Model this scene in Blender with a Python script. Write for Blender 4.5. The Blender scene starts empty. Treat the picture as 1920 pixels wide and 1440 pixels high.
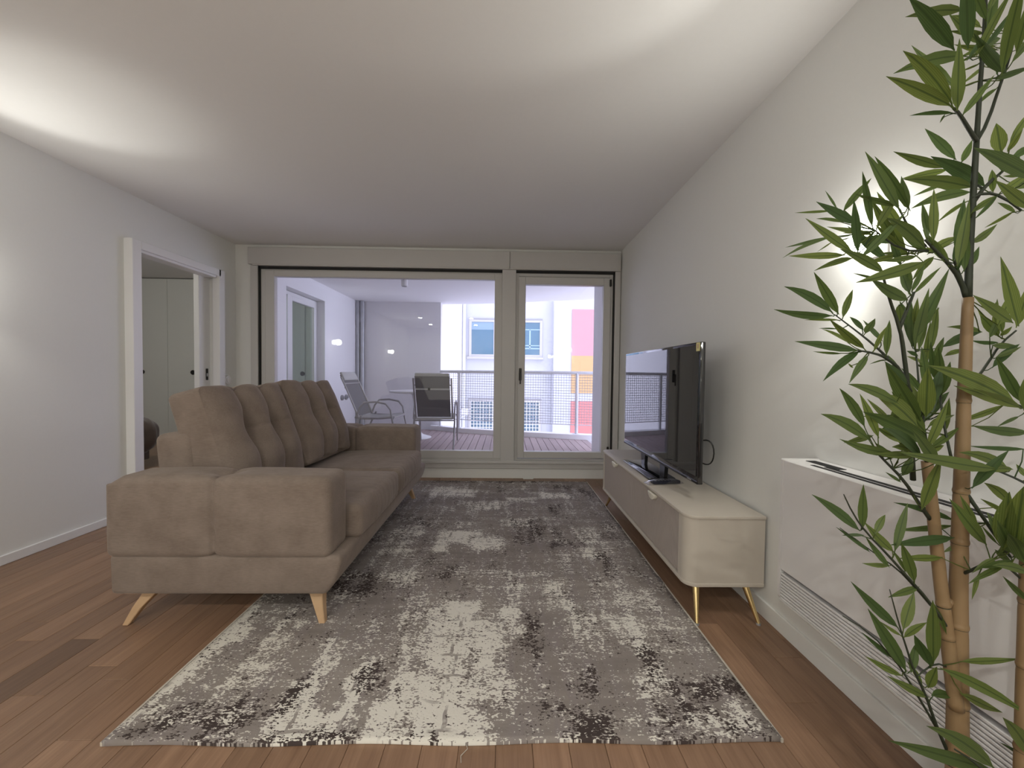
import bpy, bmesh, math, random
import numpy as np
from mathutils import Vector, Matrix

random.seed(7)
SC = bpy.context.scene
COL = SC.collection

# ------------------------------------------------------------------ camera
F_PX = 715.0
CAM = Vector((0.0, 0.0, 1.10))
# rows: image right, image down, viewing direction (world: X right, Y to the window, Z up)
CM = Matrix(((0.999772626, -0.017657124, 0.011954984),
             (0.011499464, -0.025678123, -0.999604120),
             (0.017957115, 0.999514312, -0.025469237)))
cd = bpy.data.cameras.new('camera')
cam = bpy.data.objects.new('camera', cd)
COL.objects.link(cam)
cd.sensor_fit = 'HORIZONTAL'
cd.sensor_width = 36.0
cd.lens = F_PX * 36.0 / 1920.0
cd.clip_start = 0.02
cd.clip_end = 200
r, d, f = CM[0], CM[1], CM[2]
cam.matrix_world = Matrix(((r[0], -d[0], -f[0], CAM[0]), (r[1], -d[1], -f[1], CAM[1]),
                           (r[2], -d[2], -f[2], CAM[2]), (0, 0, 0, 1)))
SC.camera = cam

# ------------------------------------------------------------------ sky, exposure
SC.view_settings.view_transform = 'Standard'
SC.view_settings.look = 'None'
SC.view_settings.gamma = 1.0
SC.view_settings.exposure = 0.28
SC.view_settings.use_curve_mapping = False
SC.cycles.max_bounces = 10
SC.cycles.diffuse_bounces = 6
SC.cycles.glossy_bounces = 5
SC.cycles.transparent_max_bounces = 16
SC.cycles.sample_clamp_indirect = 4.0
W = bpy.data.worlds.new('overcast_sky')
SC.world = W
W.use_nodes = True
W.node_tree.nodes['Background'].inputs['Color'].default_value = (0.775, 0.785, 1.0, 1)   # plain overcast daylight
W.node_tree.nodes['Background'].inputs['Strength'].default_value = 2.95

LAMP_COL = (1.0, 0.985, 0.91)
P_UP, P_WIDE, P_DOWN, P_GLOW, P_CEIL = 10.5, 11.0, 5.5, 1.7, 12.0
P_BED = 26.0


# ------------------------------------------------------------------ materials
def mk(name):
    m = bpy.data.materials.new(name)
    m.use_nodes = True
    nt = m.node_tree
    return m, nt, nt.nodes['Principled BSDF']


def plain(name, col, rough=0.6, metal=0.0, spec=0.5, emit=None, estr=0.0, noise=0.0, scale=20.0, bump=0.0, coat=0.0, sheen=0.0):
    m, nt, b = mk(name)
    b.inputs['Base Color'].default_value = (*col, 1)
    b.inputs['Roughness'].default_value = rough
    b.inputs['Metallic'].default_value = metal
    b.inputs['Specular IOR Level'].default_value = spec
    b.inputs['Coat Weight'].default_value = coat
    b.inputs['Sheen Weight'].default_value = sheen
    if emit:
        b.inputs['Emission Color'].default_value = (*emit, 1)
        b.inputs['Emission Strength'].default_value = estr
    if noise or bump:
        tc = nt.nodes.new('ShaderNodeTexCoord')
        no = nt.nodes.new('ShaderNodeTexNoise')
        no.inputs['Scale'].default_value = scale
        no.inputs['Detail'].default_value = 5
        nt.links.new(tc.outputs['Object'], no.inputs['Vector'])
        if noise:
            mx = nt.nodes.new('ShaderNodeMix')
            mx.data_type = 'RGBA'
            mx.inputs['A'].default_value = (*[c * (1 - noise) for c in col], 1)
            mx.inputs['B'].default_value = (*[min(1, c * (1 + noise)) for c in col], 1)
            nt.links.new(no.outputs['Fac'], mx.inputs['Factor'])
            nt.links.new(mx.outputs['Result'], b.inputs['Base Color'])
        if bump:
            bp = nt.nodes.new('ShaderNodeBump')
            bp.inputs['Strength'].default_value = bump
            bp.inputs['Distance'].default_value = 0.004
            nt.links.new(no.outputs['Fac'], bp.inputs['Height'])
            nt.links.new(bp.outputs['Normal'], b.inputs['Normal'])
    return m


def glass(name, tint=(1, 1, 1), refl=1.0):
    m = bpy.data.materials.new(name)
    m.use_nodes = True
    nt = m.node_tree
    nt.nodes.clear()
    out = nt.nodes.new('ShaderNodeOutputMaterial')
    tr = nt.nodes.new('ShaderNodeBsdfTransparent')
    tr.inputs['Color'].default_value = (*tint, 1)
    gl = nt.nodes.new('ShaderNodeBsdfGlossy')
    gl.inputs['Roughness'].default_value = 0.0
    fr = nt.nodes.new('ShaderNodeFresnel')
    ge = nt.nodes.new('ShaderNodeNewGeometry')
    io = nt.nodes.new('ShaderNodeMapRange')          # a thin sheet reflects alike on both faces
    io.inputs['To Min'].default_value = 1.5
    io.inputs['To Max'].default_value = 1 / 1.5
    nt.links.new(ge.outputs['Backfacing'], io.inputs['Value'])
    nt.links.new(io.outputs[0], fr.inputs['IOR'])
    mu = nt.nodes.new('ShaderNodeMath')
    mu.operation = 'MULTIPLY'
    mu.inputs[1].default_value = refl
    mx = nt.nodes.new('ShaderNodeMixShader')
    nt.links.new(fr.outputs[0], mu.inputs[0])
    nt.links.new(mu.outputs[0], mx.inputs[0])
    nt.links.new(tr.outputs[0], mx.inputs[1])
    nt.links.new(gl.outputs[0], mx.inputs[2])
    nt.links.new(mx.outputs[0], out.inputs[0])
    return m


class N:
    """small node-graph helper"""
    def __init__(s, nt):
        s.nt = nt

    def new(s, t, **kw):
        n = s.nt.nodes.new(t)
        for k, v in kw.items():
            setattr(n, k, v)
        return n

    def link(s, a, b):
        s.nt.links.new(a, b)

    def val(s, v, sock):
        if hasattr(v, 'links') or hasattr(v, 'is_linked'):
            s.link(v, sock)
        else:
            sock.default_value = v

    def math(s, op, a, b=0.0, clamp=False):
        n = s.new('ShaderNodeMath', operation=op, use_clamp=clamp)
        s.val(a, n.inputs[0])
        s.val(b, n.inputs[1])
        return n.outputs[0]

    def mapping(s, vec, loc=(0, 0, 0), scale=(1, 1, 1), rot=(0, 0, 0)):
        n = s.new('ShaderNodeMapping')
        n.inputs['Location'].default_value = loc
        n.inputs['Scale'].default_value = scale
        n.inputs['Rotation'].default_value = rot
        s.link(vec, n.inputs['Vector'])
        return n.outputs[0]

    def noise(s, vec, scale, detail=3.0, rough=0.5, dist=0.0):
        n = s.new('ShaderNodeTexNoise')
        n.inputs['Scale'].default_value = scale
        n.inputs['Detail'].default_value = detail
        n.inputs['Roughness'].default_value = rough
        n.inputs['Distortion'].default_value = dist
        s.link(vec, n.inputs['Vector'])
        return n.outputs['Fac']

    def mixc(s, fac, a, b):
        n = s.new('ShaderNodeMix', data_type='RGBA')
        s.val(fac, n.inputs['Factor'])
        for v, i in ((a, 'A'), (b, 'B')):
            if isinstance(v, tuple):
                n.inputs[i].default_value = (*v, 1)
            else:
                s.link(v, n.inputs[i])
        return n.outputs['Result']

    def ramp(s, v, lo, hi):
        n = s.new('ShaderNodeMapRange')
        s.link(v, n.inputs['Value'])
        n.inputs['From Min'].default_value = lo
        n.inputs['From Max'].default_value = hi
        return n.outputs[0]


def wood_floor_mat(name, base, dark, gscale=1.0, rough=0.42, var=0.5, plank_rand=True):
    m, nt, b = mk(name)
    g = N(nt)
    tc = g.new('ShaderNodeTexCoord')
    oi = g.new('ShaderNodeObjectInfo')
    off = g.new('ShaderNodeCombineXYZ')
    g.link(g.math('MULTIPLY', oi.outputs['Random'], 37.0), off.inputs[0])
    g.link(g.math('MULTIPLY', oi.outputs['Random'], 91.0), off.inputs[1])
    add = g.new('ShaderNodeVectorMath', operation='ADD')
    g.link(tc.outputs['Object'], add.inputs[0])
    g.link(off.outputs[0], add.inputs[1])
    v = g.mapping(add.outputs[0], scale=(30 * gscale, 2.2 * gscale, 1))
    n1 = g.noise(v, 1.0, 6, 0.6, 0.6)
    v2 = g.mapping(add.outputs[0], scale=(140 * gscale, 6 * gscale, 1))
    n2 = g.noise(v2, 1.0, 3, 0.6)
    grain = g.math('ADD', g.math('MULTIPLY', n1, 0.65), g.math('MULTIPLY', n2, 0.35))
    c = g.mixc(g.ramp(grain, 0.32, 0.68), dark, base)
    sepc = g.new('ShaderNodeSeparateColor')
    g.link(oi.outputs['Color'], sepc.inputs[0])
    rv = sepc.outputs[0]
    sc = g.new('ShaderNodeVectorMath', operation='SCALE')
    g.link(c, sc.inputs[0])
    g.link(rv, sc.inputs['Scale'])
    g.link(sc.outputs[0], b.inputs['Base Color'])
    b.inputs['Roughness'].default_value = rough
    bp = g.new('ShaderNodeBump')
    bp.inputs['Strength'].default_value = 0.12
    bp.inputs['Distance'].default_value = 0.002
    g.link(grain, bp.inputs['Height'])
    g.link(bp.outputs[0], b.inputs['Normal'])
    return m


MAT = {}
MAT['wall'] = plain('white_wall_paint', (0.73, 0.735, 0.715), 0.75, noise=0.015, scale=60, bump=0.02)
MAT['ceil'] = plain('white_ceiling_paint', (0.74, 0.735, 0.725), 0.8, noise=0.015, scale=40)
MAT['trim'] = plain('white_lacquer', (0.76, 0.76, 0.76), 0.4)
MAT['frame'] = plain('greige_window_lacquer', (0.53, 0.52, 0.505), 0.4)
MAT['gap'] = plain('black_gasket', (0.01, 0.01, 0.01), 0.7)
MAT['floor'] = wood_floor_mat('oiled_hardwood', (0.315, 0.194, 0.122), (0.195, 0.111, 0.068), 1.0, 0.42, 0.30)
MAT['sub'] = plain('dark_floor_joint', (0.05, 0.028, 0.018), 0.9)
MAT['deck'] = wood_floor_mat('decking_timber', (0.45, 0.36, 0.35), (0.35, 0.27, 0.26), 0.6, 0.7, 0.22)
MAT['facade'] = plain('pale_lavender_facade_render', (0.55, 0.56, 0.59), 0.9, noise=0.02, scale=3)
MAT['ext'] = plain('white_render', (0.84, 0.835, 0.85), 0.9, noise=0.02, scale=30, bump=0.05)
MAT['extceil'] = plain('white_soffit', (0.82, 0.81, 0.82), 0.9)
MAT['extgrey'] = plain('pale_grey_render', (0.70, 0.69, 0.71), 0.9, noise=0.02, scale=30)
MAT['pink'] = plain('pink_render', (0.60, 0.30, 0.32), 0.9)
MAT['yellow'] = plain('ochre_render', (0.60, 0.38, 0.18), 0.9)
MAT['red'] = plain('coral_render', (0.60, 0.23, 0.21), 0.9)
MAT['pane'] = glass('clear_pane', (0.97, 0.98, 1.0), 1.0)
MAT['pane_grn'] = glass('grey_green_pane', (0.84, 0.915, 0.91), 1.0)
MAT['pane_blu'] = plain('blue_window_glass', (0.10, 0.20, 0.27), 0.08, spec=0.6)
MAT['steel'] = plain('brushed_steel', (0.62, 0.63, 0.65), 0.35, metal=0.9)
MAT['zinc'] = plain('zinc_downpipe', (0.42, 0.43, 0.46), 0.4, metal=0.7, noise=0.25, scale=8)
MAT['galv'] = plain('galvanised_rail_paint', (0.70, 0.71, 0.74), 0.5)
MAT['wire'] = plain('dull_grey_wire', (0.32, 0.33, 0.36), 0.6)
MAT['darkmet'] = plain('dark_bronze_metal', (0.035, 0.033, 0.03), 0.4, metal=0.6)
MAT['brass'] = plain('polished_brass', (0.78, 0.60, 0.30), 0.25, metal=1.0)
MAT['silver'] = plain('satin_pale_brass', (0.86, 0.83, 0.72), 0.35, metal=0.15)
MAT['black'] = plain('black_plastic', (0.008, 0.008, 0.009), 0.28)
MAT['gloss'] = plain('gloss_black_plastic', (0.006, 0.006, 0.008), 0.06, spec=0.6, coat=1.0)
MAT['screen'] = plain('dark_glossy_screen', (0.006, 0.006, 0.009), 0.02, spec=0.8, coat=0.3)
MAT['cab'] = plain('greige_cabinet_lacquer', (0.52, 0.475, 0.415), 0.5, noise=0.02, scale=40)
MAT['cabdoor'] = plain('taupe_cabinet_door', (0.36, 0.315, 0.29), 0.55)
MAT['oak'] = plain('pale_oak', (0.50, 0.33, 0.19), 0.5, noise=0.12, scale=30)
MAT['unit'] = plain('white_unit_casing', (0.70, 0.69, 0.685), 0.45)
MAT['slot'] = plain('dark_slot', (0.012, 0.012, 0.013), 0.8)
MAT['sticker'] = plain('yellow_sticker', (0.72, 0.66, 0.30), 0.6)
MAT['grey'] = plain('grey_plastic', (0.32, 0.32, 0.33), 0.5)
MAT['sling'] = plain('grey_sling_fabric', (0.155, 0.15, 0.155), 0.85, noise=0.06, scale=200)
MAT['slinglight'] = plain('pale_sling_fabric', (0.46, 0.46, 0.44), 0.85, noise=0.05, scale=200)
MAT['tube'] = plain('powder_coated_grey_tube', (0.36, 0.35, 0.35), 0.45, metal=0.3)
MAT['tabletop'] = plain('white_table_lacquer', (0.80, 0.79, 0.78), 0.35)
MAT['ward'] = plain('off_white_wardrobe', (0.66, 0.66, 0.63), 0.5)
MAT['bed'] = plain('dark_brown_throw', (0.095, 0.065, 0.052), 0.95, noise=0.3, scale=14, sheen=0.3)
MAT['bag'] = glass('clear_plastic_film', (0.9, 0.9, 0.93), 2.2)
MAT['remote'] = plain('dark_navy_plastic', (0.012, 0.014, 0.03), 0.3)
MAT['cane'] = plain('tan_bamboo_cane', (0.225, 0.146, 0.072), 0.55, noise=0.14, scale=14)
MAT['stem'] = plain('dark_green_stem', (0.022, 0.03, 0.016), 0.6)
MAT['soil'] = plain('dark_soil', (0.03, 0.02, 0.014), 0.95, noise=0.4, scale=40, bump=0.6)
MAT['pot'] = plain('charcoal_plant_pot', (0.06, 0.06, 0.06), 0.6)
MAT['lamp_glow'] = plain('lit_lamp_diffuser', (0.9, 0.9, 0.88), 0.5, emit=(1.0, 0.97, 0.92), estr=14.0)
MAT['plaster'] = plain('white_plaster_lamp', (0.80, 0.80, 0.78), 0.7)
MAT['ground'] = plain('courtyard_paving', (0.45, 0.45, 0.46), 0.9, noise=0.1, scale=3)


def fabric_mat():
    m, nt, b = mk('taupe_velvet_upholstery')
    g = N(nt)
    tc = g.new('ShaderNodeTexCoord')
    n1 = g.noise(tc.outputs['Object'], 9.0, 5, 0.6)
    v = g.mapping(tc.outputs['Object'], scale=(40, 160, 260))
    n2 = g.noise(v, 1.0, 3, 0.6)
    k = g.math('ADD', g.math('MULTIPLY', n1, 0.6), g.math('MULTIPLY', n2, 0.4))
    c = g.mixc(g.ramp(k, 0.35, 0.65), (0.172, 0.135, 0.112), (0.242, 0.196, 0.166))
    g.link(c, b.inputs['Base Color'])
    b.inputs['Roughness'].default_value = 0.9
    b.inputs['Specular IOR Level'].default_value = 0.25
    b.inputs['Sheen Weight'].default_value = 0.25
    b.inputs['Sheen Roughness'].default_value = 0.4
    b.inputs['Sheen Tint'].default_value = (0.85, 0.76, 0.70, 1)
    fine = g.noise(tc.outputs['Object'], 420.0, 2, 0.5)
    wr = g.noise(g.mapping(tc.outputs['Object'], scale=(1, 1, 1)), 16.0, 2, 0.5)
    bp = g.new('ShaderNodeBump')
    bp.inputs['Strength'].default_value = 0.22
    bp.inputs['Distance'].default_value = 0.003
    g.link(g.math('ADD', g.math('MULTIPLY', fine, 0.25), wr), bp.inputs['Height'])
    g.link(bp.outputs[0], b.inputs['Normal'])
    return m


MAT['fabric'] = fabric_mat()


def rug_mat():
    """distressed woven pattern: taupe ground, cream and dark brown areas and a painted patch of sofa shade, broken up thread by thread (object X across, Y along)"""
    m, nt, b = mk('distressed_rug_weave')
    g = N(nt)
    tc = g.new('ShaderNodeTexCoord')
    P = tc.outputs['Object']
    nzw = g.new('ShaderNodeTexNoise')
    nzw.inputs['Scale'].default_value = 5.5
    nzw.inputs['Detail'].default_value = 4
    g.link(P, nzw.inputs['Vector'])
    sb = g.new('ShaderNodeVectorMath', operation='SUBTRACT')
    g.link(nzw.outputs['Color'], sb.inputs[0])
    sb.inputs[1].default_value = (.5, .5, .5)
    ma = g.new('ShaderNodeVectorMath', operation='MULTIPLY_ADD')
    g.link(sb.outputs[0], ma.inputs[0])
    ma.inputs[1].default_value = (.22, .20, 0)
    g.link(P, ma.inputs[2])
    PW = ma.outputs[0]

    def ellipses(lst, soft=1.0):
        out = None
        for x, y, rx, ry, w in lst:
            q = g.mapping(PW, loc=(-x / rx, -y / ry, 0), scale=(1 / rx, 1 / ry, 0))
            ab = g.new('ShaderNodeVectorMath', operation='ABSOLUTE')
            g.link(q, ab.inputs[0])
            sx_ = g.new('ShaderNodeSeparateXYZ')
            g.link(ab.outputs[0], sx_.inputs[0])
            m_ = g.math('MAXIMUM', sx_.outputs[0], sx_.outputs[1])
            e = g.math('MULTIPLY', g.math('MULTIPLY', g.math('SUBTRACT', 1.0, m_), 2.0, True), w)
            out = e if out is None else g.math('MAXIMUM', out, e)
        return out

    # threads: cells of about 5 x 10 mm plus finer noise
    fine = g.noise(g.mapping(P, scale=(95, 175, 1)), 1.0, 2, 0.55)
    fine2 = g.noise(g.mapping(P, scale=(38, 60, 1), loc=(3, 7, 0)), 1.0, 3, 0.6)
    mid = g.noise(g.mapping(P, scale=(7, 9, 1), loc=(11, 2, 0)), 1.0, 4, 0.6)
    streak = g.noise(g.mapping(P, scale=(2.2, 16, 1), loc=(1, 5, 0)), 1.0, 3, 0.6)
    streakv = g.noise(g.mapping(P, scale=(15, 2.4, 1), loc=(6, 5, 0)), 1.0, 3, 0.6)
    big = g.noise(g.mapping(P, scale=(1.7, 2.1, 1), loc=(4.3, 1.7, 0)), 1.0, 3, 0.5)
    thr = g.math('ADD', g.math('MULTIPLY', g.math('SUBTRACT', fine, 0.5), 1.15), g.math('MULTIPLY', g.math('SUBTRACT', fine2, 0.5), 1.0))
    base_field = g.math('ADD', g.math('ADD', g.math('MULTIPLY', mid, 0.55), g.math('MULTIPLY', streak, 0.35)),
                        g.math('ADD', g.math('MULTIPLY', streakv, 0.60), g.math('MULTIPLY', big, 0.20)))   # mean about 0.85
    cream_e = ellipses([(-0.20, 1.22, 0.26, 0.26, 1.0), (-0.14, 1.44, 0.20, 0.30, 1.0), (-0.18, 1.70, 0.10, 0.13, 1.15), (-0.33, 1.58, 0.16, 0.20, .7),
                        (0.05, 1.66, 0.05, 0.18, .8), (-1.13, 1.50, 0.06, 0.40, 1.0), (-0.50, 1.25, 0.045, 0.26, .9), (-0.66, 1.28, 0.05, 0.28, .7),
                        (-0.92, 1.45, 0.08, 0.30, .55), (-0.62, 1.14, 0.12, 0.07, .8), (-0.32, 2.52, 0.18, 0.14, 1.05), (-0.10, 2.42, 0.14, 0.12, .9),
                        (-0.40, 2.36, 0.10, 0.09, .9), (-0.66, 2.45, 0.12, 0.22, .75), (-0.55, 2.02, 0.16, 0.10, .5), (0.26, 1.86, 0.07, 0.16, .75),
                        (0.44, 1.62, 0.22, 0.12, .5), (0.56, 1.50, 0.07, 0.32, .55), (0.66, 1.80, 0.14, 0.12, .45), (0.55, 2.45, 0.06, 0.30, .6),
                        (0.10, 2.75, 0.14, 0.10, .6), (0.44, 3.42, 0.22, 0.10, .85), (-0.45, 3.50, 0.26, 0.18, .8), (-0.15, 3.15, 0.24, 0.12, .6),
                        (0.70, 1.16, 0.14, 0.06, .5), (0.12, 3.30, .12, .08, .6), (0.05, 2.06, 0.30, 0.05, .45)])
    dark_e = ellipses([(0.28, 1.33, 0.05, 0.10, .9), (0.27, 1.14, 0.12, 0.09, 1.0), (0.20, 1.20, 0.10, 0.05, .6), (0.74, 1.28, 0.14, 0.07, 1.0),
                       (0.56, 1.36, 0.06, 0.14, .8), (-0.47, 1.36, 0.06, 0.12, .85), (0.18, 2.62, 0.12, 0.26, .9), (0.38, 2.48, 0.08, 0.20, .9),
                       (0.40, 3.03, 0.06, 0.16, .8), (-0.80, 1.95, 0.24, 0.16, .75), (-0.78, 1.24, 0.16, 0.08, .8), (-0.96, 1.18, 0.16, 0.06, .8),  # second patch: shade at the sofa front, painted into the weave
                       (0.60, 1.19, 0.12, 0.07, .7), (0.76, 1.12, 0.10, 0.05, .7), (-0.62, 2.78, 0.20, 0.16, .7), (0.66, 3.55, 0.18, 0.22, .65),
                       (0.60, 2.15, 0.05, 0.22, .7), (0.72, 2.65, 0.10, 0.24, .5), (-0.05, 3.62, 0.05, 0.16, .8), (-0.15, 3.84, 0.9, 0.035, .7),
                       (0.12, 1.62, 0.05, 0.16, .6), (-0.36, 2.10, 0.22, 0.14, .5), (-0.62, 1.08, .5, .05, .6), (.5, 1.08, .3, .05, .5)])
    cream_f = g.math('ADD', g.math('MULTIPLY', g.math('SUBTRACT', base_field, 0.998), 1.5), g.math('MULTIPLY', cream_e, 0.40))
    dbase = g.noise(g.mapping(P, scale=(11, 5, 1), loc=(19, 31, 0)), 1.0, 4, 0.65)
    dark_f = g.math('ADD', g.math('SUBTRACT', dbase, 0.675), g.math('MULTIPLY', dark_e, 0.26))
    cream_m = g.ramp(g.math('ADD', cream_f, g.math('MULTIPLY', thr, 1.30)), 0.0, 0.03)
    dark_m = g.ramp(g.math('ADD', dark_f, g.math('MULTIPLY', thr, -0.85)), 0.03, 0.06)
    # worn block lines inside the pale areas
    br = g.new('ShaderNodeTexBrick')
    br.inputs['Scale'].default_value = 1.0
    br.inputs['Brick Width'].default_value = 0.16
    br.inputs['Row Height'].default_value = 0.105
    br.inputs['Mortar Size'].default_value = 0.006
    br.offset = 0.12
    wob = g.new('ShaderNodeVectorMath', operation='MULTIPLY_ADD')
    nz = g.new('ShaderNodeTexNoise')
    nz.inputs['Scale'].default_value = 14
    g.link(P, nz.inputs['Vector'])
    g.link(nz.outputs['Color'], wob.inputs[0])
    wob.inputs[1].default_value = (0.035, 0.03, 0)
    g.link(P, wob.inputs[2])
    g.link(wob.outputs[0], br.inputs['Vector'])
    lines = g.math('MULTIPLY', br.outputs['Fac'], g.ramp(mid, 0.5, 0.6))
    cream_m = g.math('MULTIPLY', cream_m, g.math('SUBTRACT', 1.0, g.math('MULTIPLY', lines, 0.85)))
    ground = g.mixc(g.ramp(g.math('ADD', g.math('MULTIPLY', streak, 0.5), g.math('MULTIPLY', big, 0.5)), 0.36, 0.64), (0.205, 0.178, 0.164), (0.300, 0.268, 0.245))
    ground = g.mixc(g.ramp(streakv, 0.45, 0.62), ground, (0.245, 0.215, 0.208))
    c = g.mixc(cream_m, ground, (0.68, 0.65, 0.59))
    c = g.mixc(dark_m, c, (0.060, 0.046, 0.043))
    g.link(c, b.inputs['Base Color'])
    b.inputs['Roughness'].default_value = 0.95
    b.inputs['Specular IOR Level'].default_value = 0.15
    bp = g.new('ShaderNodeBump')
    bp.inputs['Strength'].default_value = 0.5
    bp.inputs['Distance'].default_value = 0.002
    g.link(fine, bp.inputs['Height'])
    g.link(bp.outputs[0], b.inputs['Normal'])
    return m


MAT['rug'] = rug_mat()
MAT['rugedge'] = plain('cream_rug_binding', (0.50, 0.46, 0.40), 0.9, noise=0.2, scale=90)


def leaf_mat():
    m = bpy.data.materials.new('bamboo_leaf')
    m.use_nodes = True
    nt = m.node_tree
    nt.nodes.clear()
    g = N(nt)
    out = g.new('ShaderNodeOutputMaterial')
    uv = g.new('ShaderNodeUVMap')
    sx = g.new('ShaderNodeSeparateXYZ')
    g.link(uv.outputs[0], sx.inputs[0])
    oi = g.new('ShaderNodeObjectInfo')
    u = g.math('ABSOLUTE', g.math('SUBTRACT', sx.outputs[0], 0.5))      # 0 middle .. 0.5 rim
    vein = g.math('LESS_THAN', u, 0.045)
    band = g.math('MULTIPLY', g.ramp(g.math('SINE', g.math('MULTIPLY', u, 62.0)), -0.2, 0.9), 0.5)
    c1 = g.mixc(oi.outputs['Random'], (0.040, 0.075, 0.022), (0.115, 0.150, 0.030))
    c2 = g.mixc(oi.outputs['Random'], (0.075, 0.125, 0.040), (0.185, 0.235, 0.060))
    c = g.mixc(band, c1, c2)
    c = g.mixc(g.math('MULTIPLY', vein, 0.75), c, (0.03, 0.055, 0.015))
    df = g.new('ShaderNodeBsdfPrincipled')
    g.link(c, df.inputs['Base Color'])
    df.inputs['Roughness'].default_value = 0.5
    df.inputs['Specular IOR Level'].default_value = 0.35
    tl = g.new('ShaderNodeBsdfTranslucent')
    sc = g.new('ShaderNodeVectorMath', operation='SCALE')
    g.link(c, sc.inputs[0])
    sc.inputs['Scale'].default_value = 1.9
    g.link(sc.outputs[0], tl.inputs['Color'])
    mx = g.new('ShaderNodeMixShader')
    mx.inputs[0].default_value = 0.35
    g.link(df.outputs[0], mx.inputs[1])
    g.link(tl.outputs[0], mx.inputs[2])
    g.link(mx.outputs[0], out.inputs[0])
    return m


MAT['leaf'] = leaf_mat()

# ------------------------------------------------------------------ builders
LOC = {}


def tag(o, label, cat=None, group=None, kind=None):
    if label:
        o['label'] = label
    if cat:
        o['category'] = cat
    if group:
        o['group'] = group
    if kind:
        o['kind'] = kind
    return o


def empty(name, loc, rz=0.0):
    o = bpy.data.objects.new(name, None)
    o.empty_display_size = 0.1
    o.location = loc
    o.rotation_euler = (0, 0, rz)
    COL.objects.link(o)
    LOC[o] = Vector(loc)
    return o


def wloc(p):
    """world offset of a (chain of) unrotated parent(s)"""
    return LOC.get(p, Vector((0, 0, 0)))


def obj(name, bm, mat, parent=None, smooth=False, local=False, center=False):
    """link a bmesh (world coordinates, or the parent's own if local) as one mesh object"""
    me = bpy.data.meshes.new(name)
    off = Vector((0, 0, 0))
    bm.normal_update()
    if parent is not None and not local:
        off = wloc(parent)
    org = Vector((0, 0, 0))
    if (parent is None or center) and bm.verts:
        co = [v.co for v in bm.verts]
        org = Vector((sum(min(c[i] for c in co) + max(c[i] for c in co) for _ in (0,)) / 2 for i in range(3)))
        if parent is None:
            org.z = min(c.z for c in co)
    for v in bm.verts:
        v.co -= org
    bm.to_mesh(me)
    bm.free()
    ms = mat if isinstance(mat, (list, tuple)) else [mat]
    for x in ms:
        me.materials.append(x)
    if smooth:
        me.polygons.foreach_set('use_smooth', [True] * len(me.polygons))
        if smooth is not True:
            try:
                me.set_sharp_from_angle(angle=math.radians(smooth))
            except Exception:
                pass
    o = bpy.data.objects.new(name, me)
    COL.objects.link(o)
    if parent is not None:
        o.parent = parent
        o.location = org - off
        LOC[o] = off + (org - off) if not local else org
    else:
        o.location = org
        LOC[o] = org
    return o


def box(bm, x0, x1, y0, y1, z0, z1, bev=0.0, seg=1):
    ret = bmesh.ops.create_cube(bm, size=1.0)
    vs = ret['verts']
    for v in vs:
        v.co = Vector(((x0 + x1) / 2 + v.co.x * (x1 - x0), (y0 + y1) / 2 + v.co.y * (y1 - y0), (z0 + z1) / 2 + v.co.z * (z1 - z0)))
    if bev > 0:
        es = list({e for v in vs for e in v.link_edges})
        bmesh.ops.bevel(bm, geom=es, offset=bev, segments=seg, affect='EDGES', profile=0.5)
    return bm


def B(*a, **k):
    return box(bmesh.new(), *a, **k)


def tube(bm, pts, rad, n=8, cap=True):
    pts = [Vector(p) for p in pts]
    rs = rad if isinstance(rad, (list, tuple)) else [rad] * len(pts)
    rings = []
    up = None
    for i, p in enumerate(pts):
        t = (pts[min(i + 1, len(pts) - 1)] - pts[max(i - 1, 0)]).normalized()
        if up is None:
            a = Vector((0, 0, 1)) if abs(t.z) < 0.9 else Vector((1, 0, 0))
            up = t.cross(a).normalized()
        up = (up - t * up.dot(t)).normalized()
        w = t.cross(up)
        rings.append([bm.verts.new(p + (up * math.cos(2 * math.pi * k / n) + w * math.sin(2 * math.pi * k / n)) * rs[i]) for k in range(n)])
    for a, b in zip(rings, rings[1:]):
        for k in range(n):
            bm.faces.new((a[k], a[(k + 1) % n], b[(k + 1) % n], b[k]))
    if cap:
        bm.faces.new(list(reversed(rings[0])))
        bm.faces.new(rings[-1])
    return bm


def lathe(bm, prof, cx, cy, n=32, cap=True):
    rings = [[bm.verts.new((cx + r_ * math.cos(2 * math.pi * k / n), cy + r_ * math.sin(2 * math.pi * k / n), z)) for k in range(n)] for r_, z in prof]
    for a, b in zip(rings, rings[1:]):
        for k in range(n):
            bm.faces.new((a[k], a[(k + 1) % n], b[(k + 1) % n], b[k]))
    if cap:
        bm.faces.new(list(reversed(rings[0])))
        bm.faces.new(rings[-1])
    return bm


def prism(bm, poly, z0, z1, axis='z', bev=0.0, seg=2):
    """extrude a polygon [(a,b)..]: axis z -> (x,y), axis y -> (x,z), axis x -> (y,z)"""
    def P3(p, t):
        return {'z': (p[0], p[1], t), 'y': (p[0], t, p[1]), 'x': (t, p[0], p[1])}[axis]
    lo = [bm.verts.new(P3(p, z0)) for p in poly]
    hi = [bm.verts.new(P3(p, z1)) for p in poly]
    n = len(poly)
    fs = [bm.faces.new(lo), bm.faces.new(list(reversed(hi)))]
    for i in range(n):
        fs.append(bm.faces.new((lo[i], hi[i], hi[(i + 1) % n], lo[(i + 1) % n])))
    bmesh.ops.recalc_face_normals(bm, faces=fs)
    if bev > 0:
        es = list({e for f_ in fs[:2] for e in f_.edges})
        bmesh.ops.bevel(bm, geom=es, offset=bev, segments=seg, affect='EDGES', profile=0.5)
    return bm


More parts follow.
